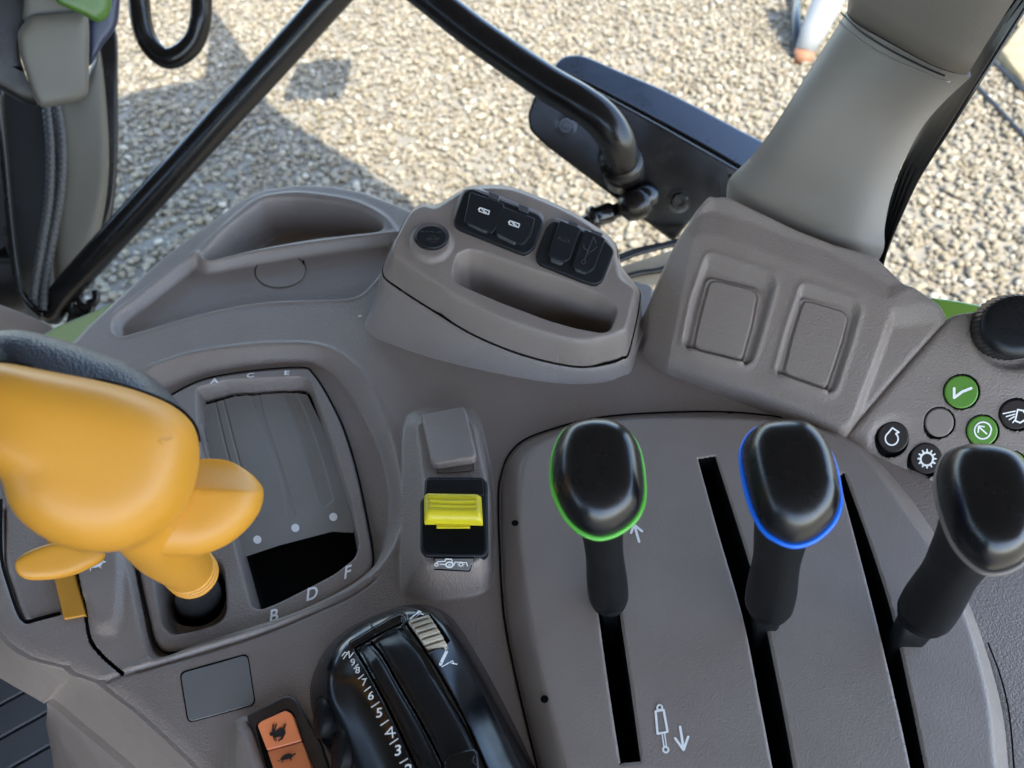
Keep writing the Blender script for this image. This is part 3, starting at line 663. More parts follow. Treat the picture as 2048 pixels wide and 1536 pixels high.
raisedpad('socket_frame', rc([(1070,513),(1093,452),(1106,440),(1125,444),(1210,478),(1230,500),(1206,562),(1190,570),(1160,560),(1078,527)], 9), up(TP, .0035), .004, m_rub, ax, bev=.0012)
f = raisedpad('socket_flap', rc([(1120,440),(1162,456),(1140,518),(1128,524),(1098,513),(1096,505)], 4), up(TP, .0065), .0035, m_rub, ax, bev=.0007)
raisedpad('hinge_tab', rc([(1138,440),(1157,447),(1155,454),(1136,448)], 2), up(TP, .0062), .003, m_emb, f, bev=.0004)
raisedpad('pull_lip', rc([(1101,515),(1128,521),(1124,528),(1118,528),(1102,522)], 2), up(TP, .0055), .003, m_emb, f, bev=.0006)
for i, chh in enumerate('AUX'): glyph('embossed_letter', chh, (1119+i*9, 477+i*3), (11,3.5), (3,-11), up(TP, .0066), m_emb, f)
f = raisedpad('socket_flap', rc([(1170,458),(1211,476),(1190,535),(1177,546),(1146,533),(1147,522)], 4), up(TP, .0065), .0035, m_rub, ax, bev=.0007)
raisedpad('hinge_tab', rc([(1183,458),(1206,466),(1204,474),(1182,467)], 2), up(TP, .0062), .003, m_emb, f, bev=.0004)
raisedpad('pull_lip', rc([(1149,535),(1175,543),(1170,547),(1152,541)], 2), up(TP, .0055), .003, m_emb, f, bev=.0006)
usb = strk([[(1169,520),(1187,474)],[(1183,483),(1187,474),(1192,487)],[(1177,503),(1168,497),(1167,489)],[(1174,509),(1188,500),(1194,494)]], 1.7) + strk([circ(1167,525,4,4,12)], 1.6)
lay('usb_symbol', usb, up(TP, .0067), m_emb, f)
# ================================================================= YELLOW SWITCH MODULE
pt = thing('power_takeoff_switch', 'bright yellow slide switch in a black bezel with tractor symbol', 'switch', tuple(P(905,1050,.018)))
z = .0205
raisedpad('bezel', rc([(849,957),(858,952),(965,953),(975,963),(977,1104),(966,1113),(850,1112),(840,1098),(840,1000),(848,992)], 6), z + .0012, .004, m_rub, pt, bev=.0012)
YZ = z + .0014
raisedpad('upper_ramp', rc([(853,958),(966,958),(968,990),(850,990)], 3), YZ + .0006, .001, m_blk, pt, bev=.0005)
lay('inner_well', [rc([(846,1046),(968,1047),(968,1100),(958,1106),(856,1105),(847,1096)], 5)], YZ + .0002, m_gap, pt)
raisedpad('lower_ramp', rc([(852,1056),(962,1056),(958,1080),(856,1080)], 3), YZ + .0004, .001, m_blk, pt, bev=.0005)
# yellow slider: a rounded bar with shallow finger ridges
xs = np.linspace(0, 1, 25); secs = []
prof = [(0,-.004),(0,.004),(.04,.0072),(.12,.0082),(.2,.0083),(.26,.0078),(.33,.0085),(.45,.0078),(.52,.0085),(.6,.0080),(.66,.0085),(.8,.0080),(.93,.0068),(1,.0045),(1,-.004)]
pa = P(850,999,YZ); pb_ = P(963,1001,YZ); pc = P(850,1050,YZ)
for xx in xs:
    sec = []
    bulge = 1 - abs(2*xx-1)**2
    for i, (v, hh) in enumerate(prof):
        vv = v + (.05*bulge if .2 < v < .7 else 0)
        p = pa + (pb_ - pa) * xx + (pc - pa) * vv; edge_ = min(xx, 1-xx)
        p = p + np.array([0, 0, hh * (.62 if edge_ < .001 else (.9 if edge_ < .05 else 1)) if hh > 0 else hh]); sec.append(p)
    secs.append(sec)
o = link('slider', loftmesh(secs), m_yel2, pt); o.data.set_sharp_from_angle(angle=R(48))
raisedpad('slider_foot', rc([(873,1044),(940,1044),(940,1055),(873,1055)], 1), YZ + .0016, .002, m_yel2, pt, bev=.0004)
zic = plane3((867,1119,float(B.on(867,1119)[2])), (945,1119,float(B.on(945,1119)[2])), (900,1138,float(B.on(900,1138)[2])))
ip = rc([(869,1117),(947,1117),(938,1141),(868,1137)], 3)
lay('symbol_plate_edge', [rc([(867,1115),(949,1115),(940,1144),(866,1140)], 4)], up(zic, .0006), m_gap, pt, off=0)
o = raisedpad('symbol_plate', ip, up(zic, .0013), .0005, m_blank, pt, bev=.0003)
trc = strk([[(873,1128),(875,1124),(890,1123),(892,1118.5),(903,1119),(906,1129)]], 2.2) + strk([circ(873,1130,3.6,3,14)], 1.8) + strk([circ(899,1131,7,5,18)], 3) + strk([[(880,1130),(891,1131)]], 1.8) + strk([circ(899,1131,2.2,1.6,10)], 1.2)
trc += strk([[(908,1131),(910,1125),(933,1126),(935,1133)]], 2) + strk([circ(922,1130,3.6,2.8,14)], 1.5) + [cap((922+5*math.cos(a), 1130+4*math.sin(a)), (922+6.5*math.cos(a), 1130+5*math.sin(a)), .8) for a in np.linspace(0, 2*math.pi, 8, endpoint=False)]
lay('tractor_symbol', trc, up(zic, .0016), m_wht, o)
# grey flap above it
fg = thing('grey_flap_cover', 'plain taupe flap cover above the yellow switch', 'cover', tuple(P(900,870,.018)))
pz_ = plane3((843,828,.0175), (930,812,.0175), (905,920,.0235))
raisedpad('flap', rc([(842,827),(926,811),(932,817),(953,905),(948,914),(872,926),(862,921)], 6), pz_, .0045, m_con, fg, bev=.0016)
lay('thumb_recess_line', strk([ocat([(874,928),(876,942),(880,947),(942,943),(947,938),(945,920)],4)], 1.4), B, m_btn, fg, off=.0003)
# ================================================================= DRAFT CONTROL QUADRANT
qd = thing('draft_control_unit', 'glossy black control unit with white numbers nine to two and beige wheel', 'control unit', tuple(P(840,1420,0)))
qo = cat([(617,1392),(619,1362),(632,1325),(652,1292),(690,1258),(735,1235),(793,1214),(838,1207),(878,1215),(910,1240),(944,1293),(983,1360),(1022,1435),(1062,1519),(1110,1640),(980,1720),(760,1740),(710,1640),(672,1536),(654,1498),(639,1477),(623,1428)], 5)
qi = cat([(668,1385),(668,1360),(682,1325),(706,1290),(745,1262),(795,1240),(838,1232),(868,1238),(892,1260),(918,1300),(950,1362),(985,1435),(1022,1519),(1060,1620),(960,1680),(790,1700),(760,1620),(722,1536),(700,1480),(682,1430)], 5)
qw = P(*qo.T, 0.)[:, :2]
def dome(X, Y): 
    c = P(850,1560,.034); return .036 - ((X - c[0]) ** 2 + (Y - c[1]) ** 2) * 1.6
Q = HF(qw, .00045, 0.)
Q.loft([(qw, -.001), (P(*qi.T, .028)[:, :2], .028)], ease=1)
w, dq = Q.d(P(*qi.T, .028)[:, :2]); tt = np.clip(dq / .018, 0, 1); Q.Z[w] = np.where(dq > 0, .028 + (np.maximum(Q.pz(dome)[w], .026) - .028) * np.sin(tt * math.pi / 2) + .003 * np.sin(tt * math.pi / 2), Q.Z[w])
dd = sdf(Q.X, Q.Y, qw); Q.Z += np.where(dd < 0, np.maximum(dd * 5, -.01), 0); Q.K = dd > -.002
Q.blur(.0025)
def QP(pts, k=1): 
    a = ocat(pts) if k else np.asarray(pts, float); return Q.on(a[:, 0], a[:, 1], .03)[:, :2]
# curved bed of the two sliding arms, sunk a little below the casing
bed = QP([(711,1297),(802,1250),(850,1300),(890,1370),(956,1498),(1010,1640),(870,1640),(832,1536),(770,1410),(735,1335)], 0)
Q.dip(bed, .0016, .0008)
for ln, wd, dp in (([(709,1297),(735,1340),(780,1425),(832,1536),(870,1620)], .0011, .005), ([(742,1284),(765,1312),(802,1377),(845,1450),(884,1528),(920,1620)], .0010, .005),
                   ([(812,1247),(850,1300),(890,1365),(930,1440),(956,1498),(1000,1600)], .0008, .004), ([(708,1297),(760,1268),(805,1246)], .0010, .005)):
    Q.seam(QP(ln), wd * 1.1, dp)
Q.seam(QP([(737,1243),(750,1262),(752,1268)]), .0006, .0015)
wh = QP([(812,1243),(860,1228),(900,1283),(888,1292),(856,1312)], 0)
Q.snap(wh); Q.dip(wh, .006, .0005, mat=1, matd=.00006)
Q.ridge(QP([(704,1286),(755,1256),(800,1232),(812,1246)]), .002, .0012)
qb = Q.build('casing', [m_blkg, m_gap], qd)
# arms inside the bed (separate sliding pieces)
def strip(name, L, Rt, mat_, par, off):
    L = Q.on(*ocat(L, 10).T, .03); Rr_ = Q.on(*ocat(Rt, 10).T, .03); n = len(L); vs = []
    secs = []
    for i in range(n):
        a, b = L[i].copy(), Rr_[i].copy(); row = []
        for k in range(7):
            t = k / 6; p = a * (1 - t) + b * t; e = min(t, 1 - t); p[2] = max(a[2], b[2]) + off - (.001 if e < .01 else (.0002 if e < .2 else 0)); row.append(p)
        row.append(row[-1] - [0, 0, .005]); row.insert(0, row[0] - [0, 0, .005]); secs.append(row)
    return link(name, loftmesh(secs), mat_, par)
strip('control_arm', [(716,1298),(741,1342),(786,1426),(838,1536),(872,1620)], [(738,1287),(761,1318),(797,1382),(840,1456),(878,1530)], m_blk, qd, .0004)
strip('control_arm', [(749,1281),(772,1309),(808,1374),(851,1447),(890,1528)], [(799,1254),(842,1305),(882,1372),(922,1444),(948,1500)], m_blk, qd, .0006)
# lever blade at the bottom
bl = Q.on(*np.array([(886,1534),(900,1516),(952,1500),(958,1512),(962,1560),(950,1600),(890,1590)], float).T, .034); bl[:, 2] += .006
slab('lever_grip', bl, (0, 0, 1), .006, m_blkg, qd, .0022, 4)
lay('grip_edge', strk([[(949,1512),(945,1523),(953,1530)]], 1.8), float(bl[:, 2].max()) + .0003, m_emb, qd)
# beige thumb wheel
wz = float(Q.at(*P(855,1270,.034)[:2])) + .006
a0 = P(836,1240,wz); 
e1 = P(856,1231,wz) - P(816,1245,wz); e2 = P(886,1290,wz) - P(851,1262,wz)
W0 = P(816,1243,wz); W1 = P(857,1230,wz); W2 = P(858,1308,wz)
secs = []; nr = 61
for i in range(nr):
    s_ = i / (nr - 1); rib = .0006 * (1 if (i % 10) < 6 else -1.2) * (1 if 0 < i < nr - 1 else 0); arch = .0045 * math.sin(math.pi * (.18 + .72 * s_)) - .002
    p = W0 + (W2 - W0) * s_; e = (W1 - W0) * (1 - .06 * s_)
    secs.append([p - [0, 0, .008], p + [0, 0, arch + rib - .0006], p + e * .06 + [0, 0, arch + rib], p + e * .94 + [0, 0, arch + rib], p + e + [0, 0, arch + rib - .0006], p + e - [0, 0, .008]])
o = link('thumb_wheel', loftmesh(secs), m_beige, qd); o.data.set_sharp_from_angle(angle=R(30))
# scale
ang = R(62)
nums = [('9',(706.5,1326),19),('8',(716.5,1343),22),('7',(730,1367),25),('6',(743,1394),29),('5',(759.5,1428),32),('4',(779,1465),34),('3',(797,1503),36),('2',(818,1541),37)]
lay('scale_number', strk([[(784,1455),(772,1469)],[(771,1469),(791,1467)],[(784,1455),(786,1476)]], 2.8), Q, m_wht, qd, off=.0007)
lay('scale_number', strk([circ(706,1323,3.4,3,12),[(709.4,1324),(709,1329),(704,1332)]], 2), Q, m_wht, qd, off=.0007)
for chh, c, sz in nums:
    if chh in '49': continue
    sz *= .90; sx = sz * 1.0
    s3 = [Q.on(c[0] + a_, c[1] + b_, .03) for a_, b_ in ((-7, -5), (4, -7), (-1, 8))]; s3 = [(c[0] + a_, c[1] + b_, float(h_[2])) for (a_, b_), h_ in zip(((-7, -5), (4, -7), (-1, 8)), s3)]
    glyph('scale_number', chh, c, (sx, -sx*.2), (sz*.02, -sz*.92), plane3(*s3), m_wht, qd, bold=.01, off=.0018)
tk = [((708,1338),(716,1329)),((717,1358),(727,1350)),((729,1383),(741,1374)),((743,1415),(758,1405)),((762,1451),(777,1441)),((780,1489),(796,1478)),((800,1527),(815,1518))]
lay('scale_tick', [cap(a, b, 1.1) for a, b in tk], Q, m_wht, qd)
lay('scale_symbol', strk([[(684,1312),(690,1305),(694,1306)],[(687,1318),(698,1303),(699,1316),(707,1306)]], 2.2), Q, m_wht, qd)
lay('lower_arm_symbol', strk([[(881,1329),(893,1304)]], 6) + strk([[(884,1334),(905,1322)],[(905,1322),(908,1328)],[(903,1327),(914,1329)],[(889,1297),(894,1299)],[(891,1301),(892,1295)]], 2), Q, m_wht, qd)
lay('lower_arm_symbol', [ell(882,1327,1.3,1.3,10), ell(893,1304,1.2,1.2,10)], Q, m_gap, qd, off=.0012)
lay('upper_arm_symbol', strk([[(821,1238),(838,1224)]], 4) + strk([[(822,1239),(832,1236),(841,1226)],[(836,1222),(842,1224)],[(842,1228),(847,1230)]], 1.8), Q, m_wht, qd)
# two round pivots at the left flank
for (x, y, z_, rx) in ((646,1436,.018,30),(683,1500,.020,33)):
    c = P(x, y, z_); n = nrm([-1, -.15, .55]); u = nrm(np.cross(n, [0, 0, 1])); v = np.cross(n, u); a = np.linspace(0, 2*math.pi, 48, endpoint=False); r = rx * .00028
    def rg(rr, hh): return c + n * hh + rr * (np.cos(a)[:, None] * u + np.sin(a)[:, None] * v)
    link('pivot_disc', loftmesh([rg(r, -.01), rg(r, .001), rg(r*.95, .002), rg(r*.6, .003), rg(r*.1, .0034)]), m_stem, qd)
# ================================================================= HARE / TORTOISE SWITCH
rk = thing('speed_rocker_switch', 'orange rocker switch with black hare and tortoise symbols', 'rocker switch', tuple(P(570,1480,0)))
RZ = .004
raisedpad('switch_frame', rc([(490,1431),(572,1389),(590,1395),(642,1483),(690,1640),(560,1640),(502,1452)], 12), RZ, .006, mat('dark_brown_plastic', (.035,.03,.03), .4, grain=1600, gd=.0001), rk, bev=.002)
lay('switch_gap', [rc([(510,1450),(572,1416),(587,1424),(606,1478),(650,1640),(576,1640),(530,1527)], 9)], RZ + .0003, m_gap, rk, off=0)
rt = plane3((513,1449,RZ + .0052), (584,1425,RZ + .0052), (570,1492,RZ + .0022)); rb = plane3((533,1501,RZ + .0022), (602,1483,RZ + .0022), (600,1600,RZ + .0052))
def tilt(name, top_, pl_):
    q = P(*np.asarray(top_, float).T, pl_); me = loftmesh([np.c_[q[:, :2], np.full(len(q), RZ - .002)], q]); o = link(name, me, m_org, rk)
    mo = o.modifiers.new('bevel', 'BEVEL'); mo.width = .0007; mo.segments = 3; mo.angle_limit = R(40); o.data.set_sharp_from_angle(angle=R(40)); return o
ru = tilt('rocker_upper', rc([(514,1449),(522,1442),(570,1420),(584,1427),(604,1482),(534,1501)], 5), rt)
rl = tilt('rocker_lower', [(534.5,1502),(604.5,1483),(644,1590),(612,1620),(575,1620)], rb)
hare = rc([(545,1472),(547,1466),(553,1462),(561,1457),(567,1456),(571,1461),(572,1468),(568,1474),(560,1474),(552,1476)], 3)
lay('hare_symbol', [hare, ell(545,1468,6,4.2,16,-.5)] + strk([[(548,1464),(553,1450)],[(546,1463),(547,1450)]], 3) + strk([[(568,1458),(571,1450)]], 3.5) + strk([[(568,1472),(565,1479),(558,1481)],[(565,1474),(558,1483)]], 2.4) + strk([[(549,1474),(554,1480)],[(547,1473),(549,1480),(553,1483)]], 2.2), rt, m_prnt, ru, off=.0005)
tor = rc([(560,1521),(563,1515),(569,1510),(577,1507),(584,1508),(587,1513),(583,1517),(572,1520)], 3)
lay('tortoise_symbol', [tor] + strk([[(586,1511),(591,1508)]], 3) + strk([[(556,1523),(561,1521)]], 1.6) + strk([[(567,1520),(564,1525)],[(581,1516),(583,1521)]], 2.6), rb, m_prnt, rl, off=.0005)
# ================================================================= HYDRAULIC LEVERS
def hyd(label, ringpx, ctr, base, collar, zk, ringmat, zc, colr, rw=.0058):
    Cn = P(*ctr, zk); view = nrm(np.array([0, 0, HC]) - Cn)
    t = thing('hydraulic_lever', label, 'lever', tuple(P(*base, 0.)), 'hydraulic levers standing in the slotted plate')
    n = nrm(view * .8 + np.array([0, .10, .55])); n = nrm(n)
    rp = PP(*cat(ringpx, 5).T, Cn, n)
    K = P(*collar, zc); S0 = P(*base, .0)
    ax = nrm(Cn - K); Sa = K - ax * (K[2] / ax[2]); S0 = Sa * .12 + S0 * .88; ax2 = nrm(K - S0); ax = nrm(ax + ax2)
    # ring-aligned frame; image right / up directions on the ring plane
    U0 = nrm(PP(ctr[0] + 20, ctr[1], Cn, n) - Cn); V0 = np.cross(n, U0)
    loc = rp - Cn; lu = loc @ U0; lv = loc @ V0
    rad0 = np.hypot(lu, lv); an = np.arctan2(lv, lu)
    secs = []; m = 18
    pc = Cn - n * .012; pd = K + ax * .028
    for k in range(m + 1):
        s_ = k / m
        c = (1-s_)**3 * (Cn - n * .0012) + 3*(1-s_)**2*s_ * pc + 3*(1-s_)*s_*s_ * pd + s_**3 * K
        e = min(1, s_ / .62); e = e*e*(3-2*e)
        nn = nrm(n * (1 - e) + ax * e); U = nrm(U0 - nn * (U0 @ nn)); V = np.cross(nn, U)
        g = min(1, s_ / .55); g = math.sin(g * math.pi / 2) ** .9
        rr = (rad0 * .975) * (1 - g) + colr * g * (1.0 + .10 * math.cos((s_ - .93) * 7.5) * (s_ > .5) * min(1, (s_ - .5) * 5))
        secs.append(c + rr[:, None] * (np.cos(an)[:, None] * U + np.sin(an)[:, None] * V))
    # collar ridges
    for dz, f in ((.0006,.93),(.0012,.93),(.0016,1.0),(.003,1.0),(.0034,.93),(.004,.93),(.0044,.98),(.006,.9)):
        secs.append(K - ax * dz + colr * f * (np.cos(an)[:, None] * U + np.sin(an)[:, None] * V))
    link('grip', loftmesh(secs), m_stem, t)
    sh = V0 * .0058
    link('knob_cap', pillow(Cn + n*.0006 + (rp - Cn) * .965, Cn, n, .0160, .002, steps=20, pw=.52, ph=1.0, shift=sh), m_knob, t)
    a = np.linspace(0, 2 * math.pi, 10, endpoint=False); rs = []
    for i in range(len(rp)):
        o_ = nrm(rp[i] - Cn); rs.append(Cn + (rp[i] - Cn) * .975 + .0013 * (np.cos(a)[:, None] * o_ + np.sin(a)[:, None] * n))
    me = loftmesh(rs + [rs[0]], cap=False); link('colour_ring', me, ringmat, t)
    # flat rod into the slot
    e = nrm(np.cross(ax, [0, 1, 0])); f = np.cross(ax, e); D = P(*base, -.03) if base else None
    pr = [K - ax * .002, K * .5 + S0 * .5, S0, S0 + (S0 - K) * .8]; rsec = []
    for p, k_ in zip(pr, (1.05, .9, .78, .75)): rsec.append([p + e*x*rw*k_ + f*y*.0046 for x, y in ((-1,-.7),(-.7,-1),(.7,-1),(1,-.7),(1,.7),(.7,1),(-.7,1),(-1,.7))])
    link('rod', loftmesh(rsec), m_stem, t)
    return t
hyd('black knobbed lever with a green ring, nearest the yellow switch', [(1102,950),(1107,905),(1128,862),(1170,845),(1220,846),(1258,866),(1280,905),(1289,965),(1287,1010),(1268,1045),(1232,1071),(1195,1079),(1160,1066),(1130,1036),(1108,990)],
    (1197,955), (1222,1240), (1217,1192), .122, m_ring_g, .020, .0092)
hyd('black knobbed lever with a blue ring, middle of the three', [(1481,925),(1487,885),(1512,857),(1560,848),(1610,852),(1645,880),(1668,925),(1680,985),(1680,1015),(1665,1050),(1630,1082),(1590,1094),(1555,1084),(1522,1058),(1498,1005)],
    (1580,965), (1522,1275), (1538,1205), .140, m_ring_b, .030, .0105, .0072)
hyd('black knobbed lever with a dull grey ring at the right edge', [(1871,975),(1874,940),(1892,908),(1930,895),(1985,897),(2030,915),(2060,955),(2078,1010),(2082,1060),(2060,1110),(2025,1140),(1978,1149),(1942,1132),(1905,1090),(1880,1025)],
    (1975,1018), (1790,1310), (1850,1225), .138, m_ring_t, .034, .0112, .0090)
# ================================================================= GEAR LEVER
gl = thing('gear_lever', 'large amber yellow gear lever with dark leather pad on top', 'lever', tuple(P(395,1215,0)))
def face(pts, c, depth):
    c3 = PD(*c, depth); n = nrm(np.array([0, 0, HC]) - c3); return PP(*np.asarray(pts, float).T, c3, n), c3, n
body_px = cat([(-80,850),(-75,740),(-20,726),(20,728),(73,738),(146,752),(219,767),(273,782),(328,803),(365,826),(388,853),(398,890),(398,932),(387,979),(366,1023),(328,1059),(292,1083),(255,1098),(200,1105),(146,1098),(91,1077),(46,1046),(16,1005),(0,950),(-45,910)], 4)
bp3, bc, bn = face(body_px, (190,925), .236)
me1 = pillow(bp3, bc, bn, .022, .024, steps=16, pw=.5, ph=1.0)
lobe_px = cat([(320,980),(360,935),(395,920),(430,918),(463,924),(499,945),(521,968),(527,987),(521,1019),(499,1052),(467,1081),(430,1101),(394,1111),(346,1112),(300,1107),(262,1096),(246,1075),(260,1030)], 4)
lp3, lc, ln_ = face(lobe_px, (400,1015), .262)
# wing: dished above the ridge, full below
secs = []; rp = lp3; N_ = len(rp)
me2 = pillow(lp3, lc, ln_, .011, .012, steps=26, pw=.62, ph=.9)
ra_, rb_ = PP(np.array(385.), np.array(981.), lc, ln_), PP(np.array(527.), np.array(985.), lc, ln_); rdir = nrm(rb_ - ra_); rup = nrm(np.cross(ln_, rdir)); rup = rup if rup[1] > 0 else -rup
for v in me2.vertices:
    q = np.array(v.co[:]); hgt = (q - lc) @ ln_; abv = (q - ra_) @ rup
    if hgt > 0 and abv > 0:
        top_ = max(0., min(1., hgt / .011)); v.co = q - ln_ * min(hgt + .004 * top_, abv * .95 * top_)
o = link('thumb_wing', me2, m_yel, gl); me2.set_sharp_from_angle(angle=R(28))
k0 = PD(333,1090,.278); k1 = PD(384,1146,.318)
axc = nrm(k0 - k1); e = nrm(np.cross(axc, [0, 1, 0])); f = np.cross(axc, e); a = np.linspace(0, 2*math.pi, 56, endpoint=False)
def rg(s_, r): return k1 + (k0 - k1) * s_ + r * (np.cos(a)[:, None] * e + np.sin(a)[:, None] * f)
me3 = loftmesh([rg(-.10,.0068), rg(-.10,.0094), rg(0,.0100), rg(.3,.0108), rg(.6,.0118), rg(1,.0130), rg(1.5,.0125), rg(2.3,.010)])
bm = bmesh.new()
for me in (me1, me3): bm.from_mesh(me)
me = bpy.data.meshes.new('m'); bm.to_mesh(me); bm.free()
o = link('handle_shell', me, m_yel, gl)
mo = o.modifiers.new('r', 'REMESH'); mo.mode = 'VOXEL'; mo.voxel_size = .0008; mo.use_smooth_shade = True
mo = o.modifiers.new('s', 'SMOOTH'); mo.factor = .5; mo.iterations = 70
# crisp edge and dished face of the wing
# dent arrow
dpt = PD(330, 880, .212)
# ridges at the foot of the cone
for s_ in (-.04, .05, .14):
    rs = [rg(s_ - .012, .0102), rg(s_, .0109), rg(s_ + .012, .0102)]
    link('sleeve_ridge', loftmesh([rg(s_ - .03, .0096), rg(s_ - .018, .0108), rg(s_ + .018, .0110), rg(s_ + .03, .0098)]), m_yel, gl)
tb_ = PP(*ocat([(-30,727),(20,727),(73,737),(146,751),(219,766),(273,781),(328,802),(366,825),(389,853),(398,884)], 5).T, bc, bn)
link('pad_piping', tube(tb_ + bn * .0012, .0007, 8), m_gap, gl)
# leather pad
pad_px = cat([(-14,700),(-8,668),(18,662),(55,664),(109,677),(164,694),(219,714),(255,727),(303,756),(335,785),(356,808),(379,836),(396,872),(398,892),(388,860),(365,832),(328,812),(273,792),(219,778),(146,764),(73,750),(0,742)], 3)
pp3, pc3, pn3 = face(pad_px, (180,745), .247)
cc = PD(190, 850, .247)
# pad as a shell round the top of the handle: outline swept back over it
pad2 = cat([(-30,860),(-25,700),(-10,668),(18,661),(55,663),(109,676),(164,693),(219,713),(255,726),(303,755),(335,784),(356,807),(380,836),(396,870),(398,892),(380,930),(300,960),(150,960),(20,920)], 4)
q3, qc, qn = face(pad2, (190,850), .254)
link('leather_pad', pillow(q3, qc, qn, .022, .018, steps=14, pw=.5, ph=.9), m_leath, gl)
bpy.context.view_layer.update(); dg = bpy.context.evaluated_depsgraph_get()
rr_ = np.array([float(v_) for v_ in rays(330, 880)]); okh, hl, hn, _, _, _ = S.ray_cast(dg, Vector((0, 0, HC)), Vector(rr_).normalized())
if okh:
    hl = np.array(hl); hn = np.array(hn); tri = PP(*rc([(318,879),(334,880),(347,875),(340,883),(331,889),(325,887)], 2).T, hl + hn * .0004, hn)
    slab('moulded_mark', tri, hn, .002, m_yel, gl, .0006)
# small moulded mark
mk = PP(*np.array([(320,880),(350,874),(334,889)], float).T, PD(334,880,.213), bn)
# black boot and rod
k2 = P(400,1200,-.03)
boot = [k1 + (k2 - k1) * s_ for s_ in (-.1, .3, .7, 1.2)]
link('rubber_boot', tube([k1, k1*.6+k2*.4, k2, k2 + (k2-k1)*.4], [.0085, .0090, .0135, .018], 28), m_rub, gl)
# ================================================================= CREEP LEVER
cr = thing('creep_lever', 'small amber paddle lever in the slot left of the gear lever', 'lever', tuple(P(140,1200,0)))
pad_ = cat([(30,1132),(35,1118),(57,1103),(95,1089),(130,1084),(170,1094),(207,1104),(207,1118),(190,1130),(152,1148),(108,1158),(60,1160),(38,1150)], 4)
q3, qc, qn = face(pad_, (120,1122), .345)
link('paddle', pillow(q3, qc, nrm(qn + [0, -.15, .5]), .0045, .010, steps=10, pw=.4, ph=.8), m_yel, cr)
pts = P(*np.array([(92,1077),(128,1077),(150,1148),(171,1230),(127,1238),(109,1162),(95,1091)], float).T, .0012)
slab('stem', pts, (0, 0, 1), .006, m_yel, cr, .0008)
turt = cat([(172,1137),(180,1131),(190,1122),(200,1116),(207,1119),(206,1128),(200,1134),(186,1137)], 3)
cm = lay('creep_symbol', [turt] + strk([[(182,1135),(182,1142)],[(198,1132),(203,1137)],[(205,1122),(210,1124)],[(204,1126),(212,1125)]], 2.5), B, m_wht, con, off=.0006)
# lower console flank
tp = [(-60,1165),(-30,1225),(0,1267),(19,1288),(40,1303),(63,1315),(95,1324),(130,1332),(142,1343),(158,1350),(171,1353),(184,1358),(196,1362),(232,1390),(272,1419),(332,1473),(396,1535),(480,1625),(560,1720)]
bt = [(-150,1240),(-90,1290),(-30,1340),(10,1362),(30,1374),(48,1384),(66,1394),(88,1407),(104,1397),(110,1400),(117,1405),(122,1409),(127,1413),(160,1441),(200,1474),(272,1535),(350,1606),(430,1690),(520,1790)]
A_ = np.array([P(x, y, -.0016) for x, y in tp]) + [-.0008, -.0010, 0]; B_ = np.array([P(x, y, -.085) for x, y in bt])
def bow(s_): 
    q = A_ * (1 - s_) + B_ * s_; q[:, :2] += np.array([.004, .005]) * math.sin(math.pi * s_); return q
A0 = A_ + [.003, .003, -.0002]
o = link('flank', loftmesh([A0] + [bow(s_) for s_ in np.linspace(0, 1, 8)], cap=False, closed=False), m_con, con); o.data.set_sharp_from_angle(angle=R(24))
fk = thing('console_side_panel', 'grey lower side panel below the front corner of the console', 'side panel', tuple(P(120,1480,-.08)))
C0 = B_[8:] + np.array([.004, .004, .002]); C1 = B_[8:] + np.array([-.0025, -.0025, -.0008]); C2 = B_[8:] + np.array([-.004, -.004, -.006])
q2 = np.array([P(x, y, -.30) for x, y in [(92,1450),(95,1465),(98,1480),(100,1490),(103,1505),(108,1540),(118,1580),(135,1640),(170,1700),(230,1790),(300,1900)]])
o = link('side_wall', loftmesh([C0, C1, C2, C2*.5+q2*.5, q2], cap=False, closed=False), m_con, fk); o.data.set_sharp_from_angle(angle=R(50))
# ================================================================= FLOOR MAT
fm = thing('floor_mat', 'dark ribbed rubber mat on the cab floor at the lower left', 'mat', (-.5, .1, -.42))
fz = -.34
def fmz(X, Y): return np.full(X.shape, fz)
fpoly = PX([(-900,1150),(300,1150),(500,1800),(-900,1900)], fz)
c_ = P(0,1445,fz); u2 = nrm(P(110,1385,fz) - c_); v2 = np.cross([0,0,1], u2); pit = abs((P(0,1380,fz) - c_) @ v2)
secs = []; prof = []
for k_ in (range(-12, 40) if v2[1] < 0 else range(-40, 12)):
    o_ = k_ * pit; prof += [(o_ - pit*.46, 0), (o_ - pit*.43, .0015), (o_ + pit*.43, .0015), (o_ + pit*.46, 0), (o_ + pit*.461, -.006), (o_ + pit*.539, -.006)]
for s_ in (-1.0, .36): secs.append([c_ + u2 * s_ + v2 * a_ + np.array([0, 0, h_]) for a_, h_ in prof])
link('ribbed_sheet', loftmesh(secs, cap=False, closed=False), m_mat, fm, smooth=False)
